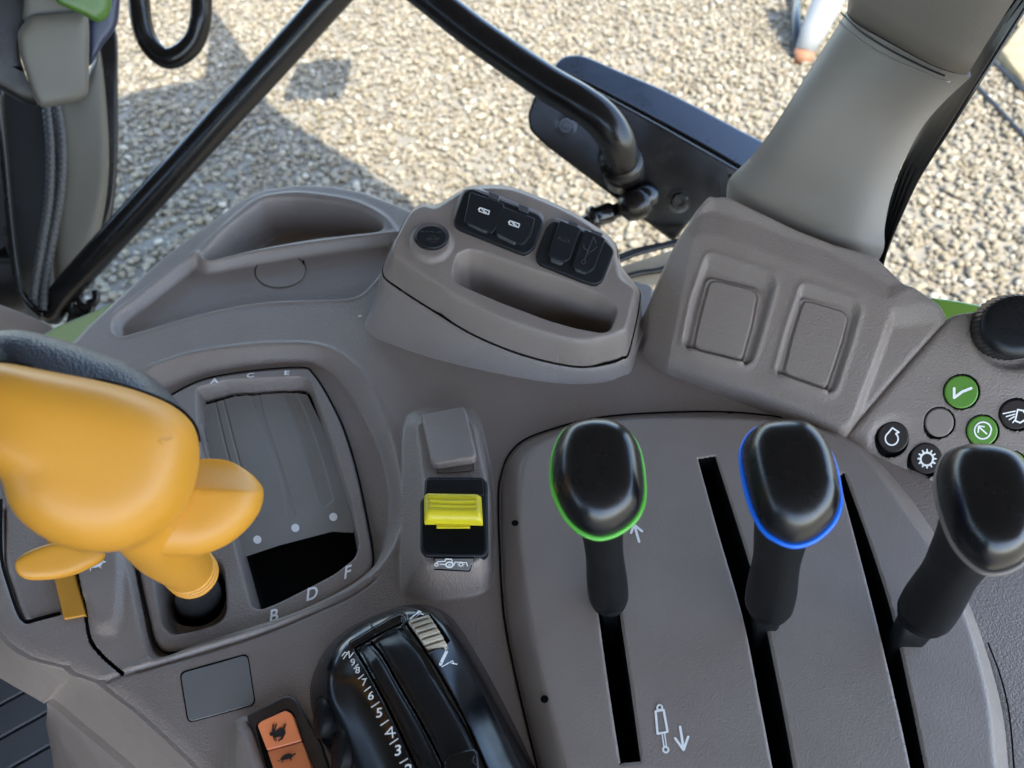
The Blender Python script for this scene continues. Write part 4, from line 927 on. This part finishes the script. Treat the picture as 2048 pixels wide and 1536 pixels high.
# ================================================================= PILLAR AND SEAL
pi_ = thing('roof_pillar', 'taupe trimmed roof pillar rising to the upper right', 'pillar', tuple(P(1600,480,.07)))
Lx = np.array([(1439,424),(1440,384),(1452,364),(1495,324),(1535,275),(1578,205),(1623,114),(1667,25)], float)
Rx = np.array([(1740,548),(1756,512),(1760,470),(1776,404),(1803,338),(1840,268),(1878,208),(1912,160)], float)
mid0 = (Lx[0] + Rx[0]) / 2; p0 = P(*mid0, .070); y0 = p0[1]
zs = []
for l, r_ in zip(Lx, Rx):
    m_ = (l + r_) / 2; rx, ry, rz = rays(*m_); t_ = (y0 + .004) / ry; zs.append(HC + rz * t_)
zs = np.array(zs); print('ZS', zs)
def section(l, r_, z, back=.06, bulge=.010, n=30, f=None):
    a, b = P(*l, z), P(*r_, z); d = nrm(b - a); nn = np.array([d[1], -d[0], 0.]); nn = nn * (-1 if nn[1] > 0 else 1); row = []
    for i in range(n + 1):
        t = i / n; e = (1 - abs(2 * t - 1) ** 5); row.append(a + (b - a) * t + nn * (bulge * e - bulge + (f(t) if f else 0)))
    vb = nrm([b[0], b[1], 0]); va = nrm([a[0], a[1], 0])
    for i in range(5): t = i / 4; row.append(b - nn * bulge + vb * back * (.1 + .9 * t) - d * (.002 + .03 * t))
    for i in range(5): t = 1 - i / 4; row.append(a - nn * bulge + va * back * (.1 + .9 * t) + d * (.002 + .03 * t))
    return np.array(row)
lo_ = ocat(np.c_[Lx, zs], 9); ro_ = ocat(np.c_[Rx, zs], 9); nk = len(lo_)
def swage(k):
    # the face steps out a little below a curved line near the foot
    def f(t):
        kl = 2.3 - 1.2 * max(0, .45 - t) * 0 + max(0, t - .6) ** 2 * 4; u = np.clip((kl * 9 - k) / 10 + .5, 0, 1); return .0022 * u * u * (3 - 2 * u) * np.clip(t / .12, 0, 1) * np.clip((1 - t) / .12, 0, 1)
    return f
secs = [section(l[:2], r_[:2], l[2], f=swage(k)) for k, (l, r_) in enumerate(zip(lo_, ro_))]
o = link('lower_trim', loftmesh(secs), m_pil, pi_); o.data.set_sharp_from_angle(angle=R(50))
# seam lip and upper trim
L2 = np.array([(1667,25),(1669,14)], float); R2 = np.array([(1912,160),(1908,166)], float)
ztop = float(zs[-1])
L3 = np.array([(1672,22),(1676,-30),(1690,-120),(1710,-240)], float); R3 = np.array([(1909,156),(1938,104),(2008,-2),(2080,-110)], float); z3 = [ztop + .001, ztop + .03, ztop + .055, ztop + .08]
secs = [section(l, r_, z, bulge=.008, back=.05) for l, r_, z in zip(L3, R3, z3)]
o = link('upper_trim', loftmesh(secs), m_pil, pi_); o.data.set_sharp_from_angle(angle=R(50))
lip = [P(x, y, ztop + .0005) for x, y in ocat([(1671,30),(1690,56),(1730,88),(1790,121),(1850,147),(1890,162),(1904,162)])]
link('trim_lip', tube(lip[4:-4], .0006, 10), m_pil, pi_)
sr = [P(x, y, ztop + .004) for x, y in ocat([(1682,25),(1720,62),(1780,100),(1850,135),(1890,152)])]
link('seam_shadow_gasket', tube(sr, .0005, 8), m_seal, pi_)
# swage ridge line
sw_l = [(1500,362,.0),(1540,375,.0),(1590,398,.0),(1640,404,.0),(1672,390,.0),(1692,350,.0)]
# window seal
se = thing('window_seal', 'black ribbed rubber window seal running along the right of the roof pillar', 'seal', tuple(P(1780,500,.07)))
sL = np.array([(1750,545),(1755,490),(1796,351),(1840,265),(1880,191),(1936,105),(2006,0),(2080,-110)], float); sR = np.array([(1758,560),(1775,494),(1826,376),(1862,314),(1900,255),(1956,166),(2046,22),(2130,-100)], float)
szz = []
for l, r_ in zip(sL, sR):
    m_ = (l + r_) / 2; rx, ry, rz = rays(*m_); t_ = (y0 + .012) / ry; szz.append(HC + rz * t_)
szz = np.maximum.accumulate(szz)
lo_ = ocat(np.c_[sL, szz], 5); ro_ = ocat(np.c_[sR, szz], 5); secs = []
for l, r_ in zip(lo_, ro_):
    a, b = P(*l[:2], l[2]), P(*r_[:2], l[2]); row = []
    for i in range(13):
        t = i / 12; row.append(a + (b - a) * t + np.array([0, -.002 * (i % 3 == 1) + .001 * (i % 3 == 2), 0]))
    row += [b + nrm([b[0], b[1], 0]) * .02 - nrm(b - a) * .006, a + nrm([a[0], a[1], 0]) * .02]; secs.append(row)
o = link('ribbed_strip', loftmesh(secs), m_seal, se); o.data.set_sharp_from_angle(angle=R(35))
e_ = [a_ * .0 + P(*r_[:2], r_[2]) for r_, a_ in zip(ro_, ro_)]
link('chrome_edge', tube(e_, .0012, 8), m_tube, se)
# ================================================================= GRAB RAIL AND BRACKET
gr = thing('grab_rail', 'thick bent black steel rail crossing the top of the picture', 'rail', tuple(PD(1230,310,.78)))
pA = ocat(np.vstack([PD(97,632,.98), PD(150,560,.96), PD(395,292,.90), PD(560,112,.86), PD(668,-8,.83), PD(712,-52,.825), PD(760,-68,.82), PD(805,-45,.82), PD(850,-12,.815), PD(960,74,.80), PD(1085,160,.785), PD(1160,205,.775), PD(1205,240,.775), PD(1232,280,.785), PD(1244,320,.805), PD(1250,345,.83)]), 8)
ra = np.interp(np.arange(len(pA)), [0, len(pA)*.1, len(pA)*.5, len(pA)-1], [.0165,.0178,.0178,.0205])
link('bent_tube', tube(pA, ra, 28), m_tube, gr)
dA = PD(97,632,.98); link('foot_joint', tube(ocat([PD(75,655,1.0), PD(95,640,.985), PD(130,610,.98), PD(150,590,.975)],4), [.02]*13, 16), m_tube, gr) if False else None
pn = nrm(np.array([0, 0, HC]) - PD(1260,330,.84)); pn = nrm(pn + np.array([.05, -.25, .0])); pc = PD(1260,330,.84)
brk = rc([(1055,230),(1068,192),(1120,150),(1200,185),(1320,250),(1500,352),(1470,420),(1412,405),(1347,485),(1240,404),(1094,294),(1060,262)], 10)
bp_ = PP(*brk.T, pc, pn)
bk = thing('mounting_bracket', 'dark steel mounting plate holding the grab rail end', 'bracket', tuple(pc))
slab('plate', bp_, pn, .012, m_tube, bk, .003)
def bolt(x, y, r, par, nm='bolt', h=.008):
    c = PP(np.array(x, float), np.array(y, float), pc + pn * .0, pn); u = nrm(np.cross(pn, [0, 0, 1])); v = np.cross(pn, u); a = np.linspace(0, 2*math.pi, 24, endpoint=False); r = r * .84 / FX
    def rr(q, hh, hx=0): qq = q * (1 - hx * .08 * (1 + np.cos(6 * a))); return c + pn * hh + qq[:, None] * np.ones((1, 1)) * (np.cos(a)[:, None] * u + np.sin(a)[:, None] * v)
    o = link(nm, loftmesh([rr(r*1.15*np.ones(24), -.001), rr(r*1.15*np.ones(24), .002), rr(r*.85*np.ones(24), .0022, 1), rr(r*.85*np.ones(24), h*.85, 1), rr(r*.7*np.ones(24), h), rr(r*.4*np.ones(24), h), rr(r*.35*np.ones(24), h-.003)]), m_blkg, par)
    o.data.set_sharp_from_angle(angle=R(35)); return o
bolt(1132,250,20,bk); bolt(1358,402,21,bk)
link('weld_collar', tube([PD(1241,322,.80), PD(1245,335,.822), PD(1247,345,.84)], [.0235,.0245,.026], 28), m_tube, bk)
cv = thing('fender_cover', 'glossy black rounded cover reflecting blue sky behind the bracket', 'cover', tuple(PD(1320,220,.9)))
cpx = cat([(1108,130),(1122,112),(1145,106),(1175,110),(1240,138),(1320,172),(1400,212),(1480,255),(1560,300),(1600,360),(1560,400),(1480,350),(1400,305),(1300,252),(1200,196),(1150,165),(1118,150)], 3)
cn = nrm(np.array([.05, -.35, .93])); cc_ = PD(1340,235,.87)
slab('cover_top', PP(*cpx.T, cc_, cn), cn, .03, mat('sky_tinted_black_gloss', (.022,.034,.055), .3, spec=.9, dust=.05), cv, .006, 4)  # blue of the reflected sky is tinted into the black base colour
sp_ = [PP(np.array(x, float), np.array(y, float), cc_ + cn*.001, cn) for x, y in ocat([(1120,143),(1180,170),(1280,222),(1400,287),(1500,345)])]
link('edge_bead', tube(sp_, .0028, 10), m_tube, cv)
sp_ = [PP(np.array(x, float), np.array(y, float), cc_ + cn*.004, cn) for x, y in ocat([(1130,160),(1180,192),(1280,250),(1400,318),(1500,375)])]
link('edge_bead', tube(sp_, .0035, 10), m_blkg, cv)
# gas strut with ball joint
gs = thing('gas_strut', 'black ball jointed strut running from the bracket toward the housing', 'strut', tuple(PD(1280,400,.82)))
link('strut_rod', tube(np.array([PD(1120,468,.86), PD(1185,438,.85), PD(1250,415,.835)]), [.0085,.0085,.0085], 16), m_blkg, gs)
link('end_fitting', tube(np.array([PD(1178,440,.845), PD(1190,435,.845), PD(1196,432,.845), PD(1222,424,.84), PD(1228,421,.84)]), [.012,.0155,.012,.012,.0095], 20), m_blkg, gs)
link('ball_joint', tube(np.array([PD(1246,420,.835), PD(1250,418,.833), PD(1262,412,.83), PD(1280,405,.83), PD(1292,398,.83), PD(1296,396,.83)]), [.010,.016,.0185,.0185,.016,.008], 24), m_tube, gs)
link('ball_stud', tube(np.array([PD(1290,405,.835), PD(1291,392,.83), PD(1292,382,.82), PD(1293,376,.817)]), [.014,.0165,.014,.005], 20), m_blkg, gs)
# window sill behind
ws = thing('window_sill', 'tan sill strip with black edges behind the socket housing', 'sill', tuple(PD(1290,520,.8)))
sn = nrm(np.array([0,-.2,1])); sc_ = PD(1290,525,.82)
m_tan = mat('tan_paint', (.40,.32,.21), .5, var=.08)
slab('sill_face', PP(*np.array([(1200,545),(1380,488),(1400,560),(1250,580)], float).T, sc_, sn), sn, .02, m_tan, ws, .002)
for l_ in ([(1205,535),(1270,508),(1330,492),(1385,480)], [(1230,560),(1280,546),(1320,540),(1370,525)], [(1205,528),(1270,502),(1335,488),(1385,474)]):
    link('black_edge', tube([PP(np.array(x, float), np.array(y, float), sc_ + sn*.003, sn) for x, y in ocat(l_)], .0032, 8), m_seal, ws)
# ================================================================= TOP LEFT
hk = thing('hanging_loop', 'glossy black steel loop hanging at the top left', 'loop', tuple(PD(340,100,.95)))
link('bent_loop', tube(ocat([PD(272,-90,.9), PD(277,-10,.92), PD(283,45,.93), PD(299,88,.94), PD(330,116,.945), PD(362,108,.945), PD(389,80,.94), PD(401,40,.93), PD(403,-10,.92), PD(403,-90,.9)], 6), .0132, 20), m_tube, hk)
def chunk(name, pts, depth, hf, hb, mat_, par, pw=.3, ph=.8, tiltn=(0,0,0), c=None):
    pts = np.asarray(pts, float); c = c or tuple(pts.mean(0)); c3 = PD(*c, depth); n = nrm(nrm(np.array([0, 0, HC]) - c3) + np.array(tiltn)); q = PP(*pts.T, c3, n)
    return link(name, pillow(q, c3, n, hf, hb, steps=10, pw=pw, ph=ph), mat_, par)
sh_ = thing('switch_housing', 'beige grey housing at the top left corner with a green lever', 'housing', tuple(PD(110,110,.75)))
chunk('housing_face', rc([(34,64),(60,30),(176,22),(179,60),(177,188),(160,202),(92,216),(78,212),(66,190),(40,110)], 12), .74, .012, .03, m_door, sh_, pw=.2)
chunk('housing_top', rc([(52,-60),(116,-60),(176,14),(172,26),(60,46),(44,40)], 8), .735, .012, .03, m_door, sh_, pw=.22)
chunk('dark_side', rc([(-60,-60),(58,-60),(62,10),(50,46),(36,66),(42,120),(66,192),(80,214),(50,208),(0,180),(-60,150)], 10), .76, .010, .03, m_blk, sh_, pw=.25)
chunk('release_lever', cat([(110,-20),(112,2),(130,14),(165,30),(192,44),(206,42),(218,28),(223,4),(222,-40),(150,-50)], 4), .70, .008, .012, m_gr2, sh_, pw=.4)
chunk('blue_collar', cat([(176,30),(235,-40),(238,30),(228,62),(205,92),(182,130),(172,120)], 4), .78, .012, .02, mat('navy_plastic', (.012,.018,.05), .3), sh_, pw=.35)
dp = thing('door_pillar', 'grey curved door pillar with black seal at the left', 'door pillar', tuple(PD(150,380,1.0)))
chunk('pillar_panel', cat([(90,205),(150,190),(188,120),(200,100),(212,200),(218,330),(205,440),(180,520),(130,585),(112,570),(106,480),(118,330)], 4), 1.0, .02, .04, m_door, dp, pw=.25, c=(155,350))
chunk('pillar_edge', cat([(196,60),(232,60),(236,160),(236,300),(228,410),(206,500),(180,560),(176,520),(200,440),(214,330),(212,200),(200,100)], 4), 1.03, .006, .03, m_tube, dp, pw=.3, c=(214,320))
chunk('dark_recess', rc([(-80,140),(40,160),(100,200),(122,230),(118,420),(110,560),(100,640),(20,645),(-80,640)], 16), 1.06, .005, .04, m_rub, dp, pw=.2)
chunk('dark_post', rc([(-80,180),(4,180),(8,330),(30,560),(60,640),(-80,650)], 8), 1.0, .008, .03, m_blk, dp, pw=.2)
def hose(name, px_, r, dep, par, mat_=None, rib=.0006, per=5.0):
    q = ocat([PD(x, y, dep) for x, y in px_], 30); L_ = np.r_[0, np.cumsum(np.linalg.norm(np.diff(q, axis=0), axis=1))]; k_ = int(L_[-1] / .0016)
    s_ = np.linspace(0, L_[-1], k_); q = np.stack([np.interp(s_, L_, q[:, i]) for i in range(3)], 1)
    return link(name, tube(q, r + rib * np.sin(s_ / (.0016 * per) * 2 * math.pi), 12), mat_ or m_hose, par)
ho = thing('corrugated_hose', 'pair of grey corrugated hoses running down beside the door pillar', 'hoses', tuple(PD(100,400,.95)))
hose('hose', [(92,200),(101,300),(98,400),(84,490),(72,560),(66,600)], .0052, .94, ho)
hose('hose', [(112,200),(124,290),(121,380),(108,460),(92,550),(84,620)], .0056, .95, ho)
cb = thing('lock_cable', 'thin grey metal rod curving down to the rail foot', 'cable', tuple(PD(30,500,.93)))
link('rod', tube(ocat([PD(-2,180,.9), PD(6,290,.92), PD(20,440,.93), PD(36,560,.94), PD(58,606,.95), PD(84,632,.96)], 8), .0048, 12), m_tube, cb)
cl = thing('clamp', 'dark curled hose clamp beside the rail foot', 'clamp', tuple(PD(165,600,.95)))
for c_, r_ in (((175,592),22),((162,612),26)):
    a = np.linspace(-.5, 4.6, 30); link('clip_ring', tube([PD(c_[0]+r_*.8*math.cos(t), c_[1]+r_*math.sin(t), .97) for t in a], .005, 10), m_tube, cl)
chunk('clamp_body', rc([(140,610),(190,600),(180,640),(130,655)], 8), .98, .01, .02, m_blk, cl)
bd = thing('tractor_fender', 'pale green painted tractor fender beside the console', 'fender', tuple(PD(110,660,.9)))
chunk('fender_panel', rc([(60,690),(110,655),(185,625),(240,600),(200,720),(60,760)], 8), .86, .003, .05, m_pgreen, bd, pw=.15, tiltn=(0,0,.8))
gk = thing('grey_ledge', 'grey plastic ledge beneath the rail foot at the left', 'ledge', tuple(PD(30,640,.9)))
chunk('ledge_panel', rc([(-100,600),(-4,608),(60,632),(110,655),(90,700),(-100,700)], 8), .90, .003, .05, m_con2, gk, pw=.15, tiltn=(0,0,.8))
gb = thing('green_body_panel', 'bright green curved tractor bodywork peeking out above the dial panel', 'body panel', tuple(PD(1930,610,.8)))
chunk('curved_panel', cat([(1850,604),(1878,599),(1920,605),(1965,614),(1990,622),(1960,680),(1850,680)], 4), .62, .006, .05, m_green, gb, pw=.3, tiltn=(0,0,.6))
# ================================================================= GROUND
GZ0 = -1.5
gm = mat('ground_dirt', (.175,.155,.115), .9, var=.2, vs=12)
def nzn(m): return m.node_tree
gnd = link('ground', mesh([(-120,-60,GZ0),(120,-60,GZ0),(120,180,GZ0),(-120,180,GZ0)], [(0,1,2,3)]), gm, None, smooth=False); gnd['kind'] = 'structure'
# displaced base of fine grit + loose stones as real geometry
rng = np.random.default_rng(5)
ms = bpy.data.materials.new('limestone'); ms.use_nodes = True; nt = ms.node_tree; b = nt.nodes['Principled BSDF']; b.inputs['Roughness'].default_value = .85; b.inputs['Specular IOR Level'].default_value = .25
at = nt.nodes.new('ShaderNodeAttribute'); at.attribute_name = 'tone'; rp_ = nt.nodes.new('ShaderNodeValToRGB'); nt.links.new(at.outputs['Fac'], rp_.inputs[0])
e = rp_.color_ramp.elements; e[0].position = 0; e[0].color = (0.121,0.101,0.072,1); e[1].position = 1; e[1].color = (0.313,0.285,0.221,1)
for ps, cl_ in ((.2,(0.136,0.114,0.074,1)),(.45,(0.181,0.149,0.100,1)),(.65,(0.186,0.168,0.127,1)),(.85,(0.221,0.188,0.127,1))): x_ = e.new(ps); x_.color = cl_
tcn = nt.nodes.new('ShaderNodeTexCoord'); nn_ = nt.nodes.new('ShaderNodeTexNoise'); nn_.inputs['Scale'].default_value = 90; nn_.inputs['Detail'].default_value = 4; nt.links.new(tcn.outputs['Object'], nn_.inputs['Vector'])
mrn = nt.nodes.new('ShaderNodeMapRange'); mrn.inputs[3].default_value = .85; mrn.inputs[4].default_value = 1.3; nt.links.new(nn_.outputs[0], mrn.inputs[0])
vm = nt.nodes.new('ShaderNodeVectorMath'); vm.operation = 'SCALE'; nt.links.new(rp_.outputs[0], vm.inputs[0]); nt.links.new(mrn.outputs[0], vm.inputs['Scale']); nt.links.new(vm.outputs[0], b.inputs['Base Color'])
bmi = bmesh.new(); bmesh.ops.create_icosphere(bmi, subdivisions=1, radius=1); iv = np.array([v.co[:] for v in bmi.verts]); ifc = np.array([[v.index for v in f.verts] for f in bmi.faces]); bmi.free()
# stone spots: within the ground the window shows (and a margin beside it)
NS = 56000
tx = rng.uniform(-2.0, 3.0, NS*4); ty = rng.uniform(1.0, 6.2, NS*4)
x_ = rng.uniform(-4.3, 5.0, NS*4)
sel = (np.abs(x_ - .1) < (1.05 + .82 * ty)) ; x_, ty = x_[sel][:NS], ty[sel][:NS]
n_ = len(x_); sz = .0105 + .0145 * rng.random(n_) ** 1.8
V = iv[None] * (1 + rng.uniform(-.22, .22, (n_, len(iv), 1)))
V = V * (sz[:, None, None] * np.stack([np.ones(n_), rng.uniform(.6, 1, n_), rng.uniform(.45, .8, n_)], 1)[:, None, :])
an = rng.uniform(0, 6.283, n_); c__, s__ = np.cos(an)[:, None], np.sin(an)[:, None]; tl = rng.normal(0, .35, n_)[:, None]
X1 = V[..., 0]; Z1 = V[..., 2] + X1 * tl; Y1 = V[..., 1]
V = np.stack([X1 * c__ - Y1 * s__ + x_[:, None], X1 * s__ + Y1 * c__ + ty[:, None], Z1 + GZ0 + rng.uniform(-.002, .012, n_)[:, None] + .3 * sz[:, None]], -1)
Fi = (ifc[None] + (np.arange(n_) * len(iv))[:, None, None]).reshape(-1, 3)
gme = npmesh(V.reshape(-1, 3), Fi); tone = np.repeat(np.clip(rng.normal(.5, .25, n_), 0, 1), len(iv)).astype(np.float32)
aa = gme.attributes.new('tone', 'FLOAT', 'POINT'); aa.data.foreach_set('value', tone)
gv = link('gravel', gme, ms, None, smooth=False); gv['kind'] = 'stuff'
gv.data.materials[0] = ms
# ================================================================= BEYOND THE PILLAR
ps = thing('implement_stand', 'pale grey tapered arm with a rusty foot standing on the gravel behind the pillar', 'arm', tuple(P(1610,120,GZ0)))
a0_, a1_ = P(1608,105,GZ0+.05), P(1675,-40,GZ0+.35)
link('stand_tube', tube([a0_, a0_*.7+a1_*.3, a1_, a1_+(a1_-a0_)*.4], [.055,.075,.10,.11], 24), mat('pale_grey_paint', (.20,.20,.19), .5), ps)
link('rusty_foot', tube([a0_+np.array([-.005,-.01,-.06]), a0_+(a1_-a0_)*.04], [.06,.057], 24), mat('rusty_steel', (.22,.09,.04), .7), ps)
ls = thing('steel_link', 'dark blue grey steel link beside the pale grey arm', 'link', tuple(P(1596,60,GZ0)))
link('link_bar', tube([P(1594,118,GZ0+.02), P(1592,40,GZ0+.05), P(1596,-60,GZ0+.08)], .03, 14), m_blk, ls)
for i_, ln in enumerate(([(1985,122),(2015,150),(2048,182),(2080,215)], [(1950,168),(1985,205),(2048,272),(2090,310)])):  # black tubes modelled in place of cable shadows on the gravel
    cbl = thing('ground_cable_shadow', ('upper' if i_ == 0 else 'lower') + ' of two thin dark tubes standing in for cable shadows on the gravel at the right edge', 'cable', tuple(P(*ln[0], GZ0)), 'modelled cable shadows on the gravel')
    q_ = ocat(ln, 6); link('shadow_tube', tube(P(q_[:,0], q_[:,1], GZ0 + .03), .011, 10), m_seal, cbl)
tb = thing('ground_board', 'tan straw coloured board lying on the gravel at the top right edge', 'board', tuple(P(2030,90,GZ0)))
slab('board_face', P(*np.array([(2003,100),(2048,40),(2200,60),(2200,220),(2048,160)], float).T, GZ0 + .06), (0,0,1), .06, mat('tan_board', (.24,.18,.09), .8, var=.25, vs=8), tb, .01)
# ================================================================= CAB ROOF (unseen, outline shaped to cast shade on console and gravel)
RZ0 = .80
def sh(px, py):
    g = P(px, py, GZ0); k = (RZ0 - GZ0) / sdir.z; return (g[0] + sdir.x * k, g[1] + sdir.y * k)
tr = [(930,500),(820,408),(700,325),(600,262),(540,215),(515,150),(470,80),(432,28),(415,30),(424,100),(415,168),(330,185),(240,205),(120,250),(-200,330),(-700,560)]
rpt = [sh(*q_) for q_ in tr]
print('ROOF', [tuple(round(float(v), 2) for v in q_) for q_ in rpt])
rx0 = min(q_[0] for q_ in rpt)
outl = [(1.15,-1.1),(1.15,.35),(.85,.75)] + rpt + [(rx0 - .1,-1.1)]
rf = thing('shadow_roof', 'unseen pale cab roof, outline shaped to cast shade on console and gravel', 'roof', (0, 0, RZ0))
m_roof = mat('headliner', (.20,.19,.18), .8)
vs = [(x, y, RZ0) for x, y in outl] + [(x, y, RZ0 + .08) for x, y in outl]; k = len(outl)
fs = [tuple(range(k)), tuple(range(k, 2*k))[::-1]] + [(i, (i+1) % k, k + (i+1) % k, k + i) for i in range(k)]
me = mesh(vs, fs); b = bmesh.new(); b.from_mesh(me); bmesh.ops.triangulate(b, faces=[f for f in b.faces if len(f.verts) > 4]); bmesh.ops.recalc_face_normals(b, faces=b.faces); b.to_mesh(me); b.free()
link('roof_panel', me, m_roof, rf, smooth=False)
# added unseen block beyond the roof edge, cut to cast the arm-shaped shadow patch
casterq = [sh(*q_) for q_ in [(572,205),(600,140),(650,128),(706,128),(700,170),(680,205),(620,206)]]
wl = thing('shadow_caster', 'unseen block added by the roof edge to cast a shadow patch on the gravel', 'shadow caster', (*casterq[0], RZ0))
vs = [(x, y, RZ0 + .02) for x, y in casterq] + [(x, y, RZ0 + .07) for x, y in casterq]; k = len(casterq)
fs = [tuple(range(k)), tuple(range(k, 2*k))[::-1]] + [(i, (i+1) % k, k + (i+1) % k, k + i) for i in range(k)]
link('caster_body', mesh(vs, fs), m_blk, wl, smooth=False)

# unseen seat added beside the console: it keeps the light of the left side windows off the console
st_ = thing('seat_blocker', 'unseen dark fabric seat added beside the console to block light from the left', 'seat', (-.75, -.35, -.45))
m_seat = mat('seat_fabric', (.03,.03,.032), .9, var=.1)
def cube(name, x0, x1, y0, y1, z0, z1, par, b_=.03):
    vs = [(x, y, z) for z in (z0, z1) for x, y in ((x0, y0), (x1, y0), (x1, y1), (x0, y1))]
    me = mesh(vs, [(3,2,1,0),(4,5,6,7),(0,1,5,4),(1,2,6,5),(2,3,7,6),(3,0,4,7)]); o = link(name, me, m_seat, par); m = o.modifiers.new('bevel', 'BEVEL'); m.width = b_; m.segments = 4; return o
cube('seat_cushion', -1.05, -.40, -.75, .04, -.20, -.02, st_)
cube('backrest', -1.05, -.55, -.90, -.72, -.05, .55, st_)
cube('pedestal', -.95, -.6, -.65, -.2, -.45, -.20, st_)


cube('blocker_panel', -1.22, -1.15, -1.1, 1.0, -.45, .30, thing('door_blocker', 'unseen dark door panel added across from the console to block light', 'door', (-1.18, 0, -.45)))  # unseen door panel, added to keep low light from the left off the console
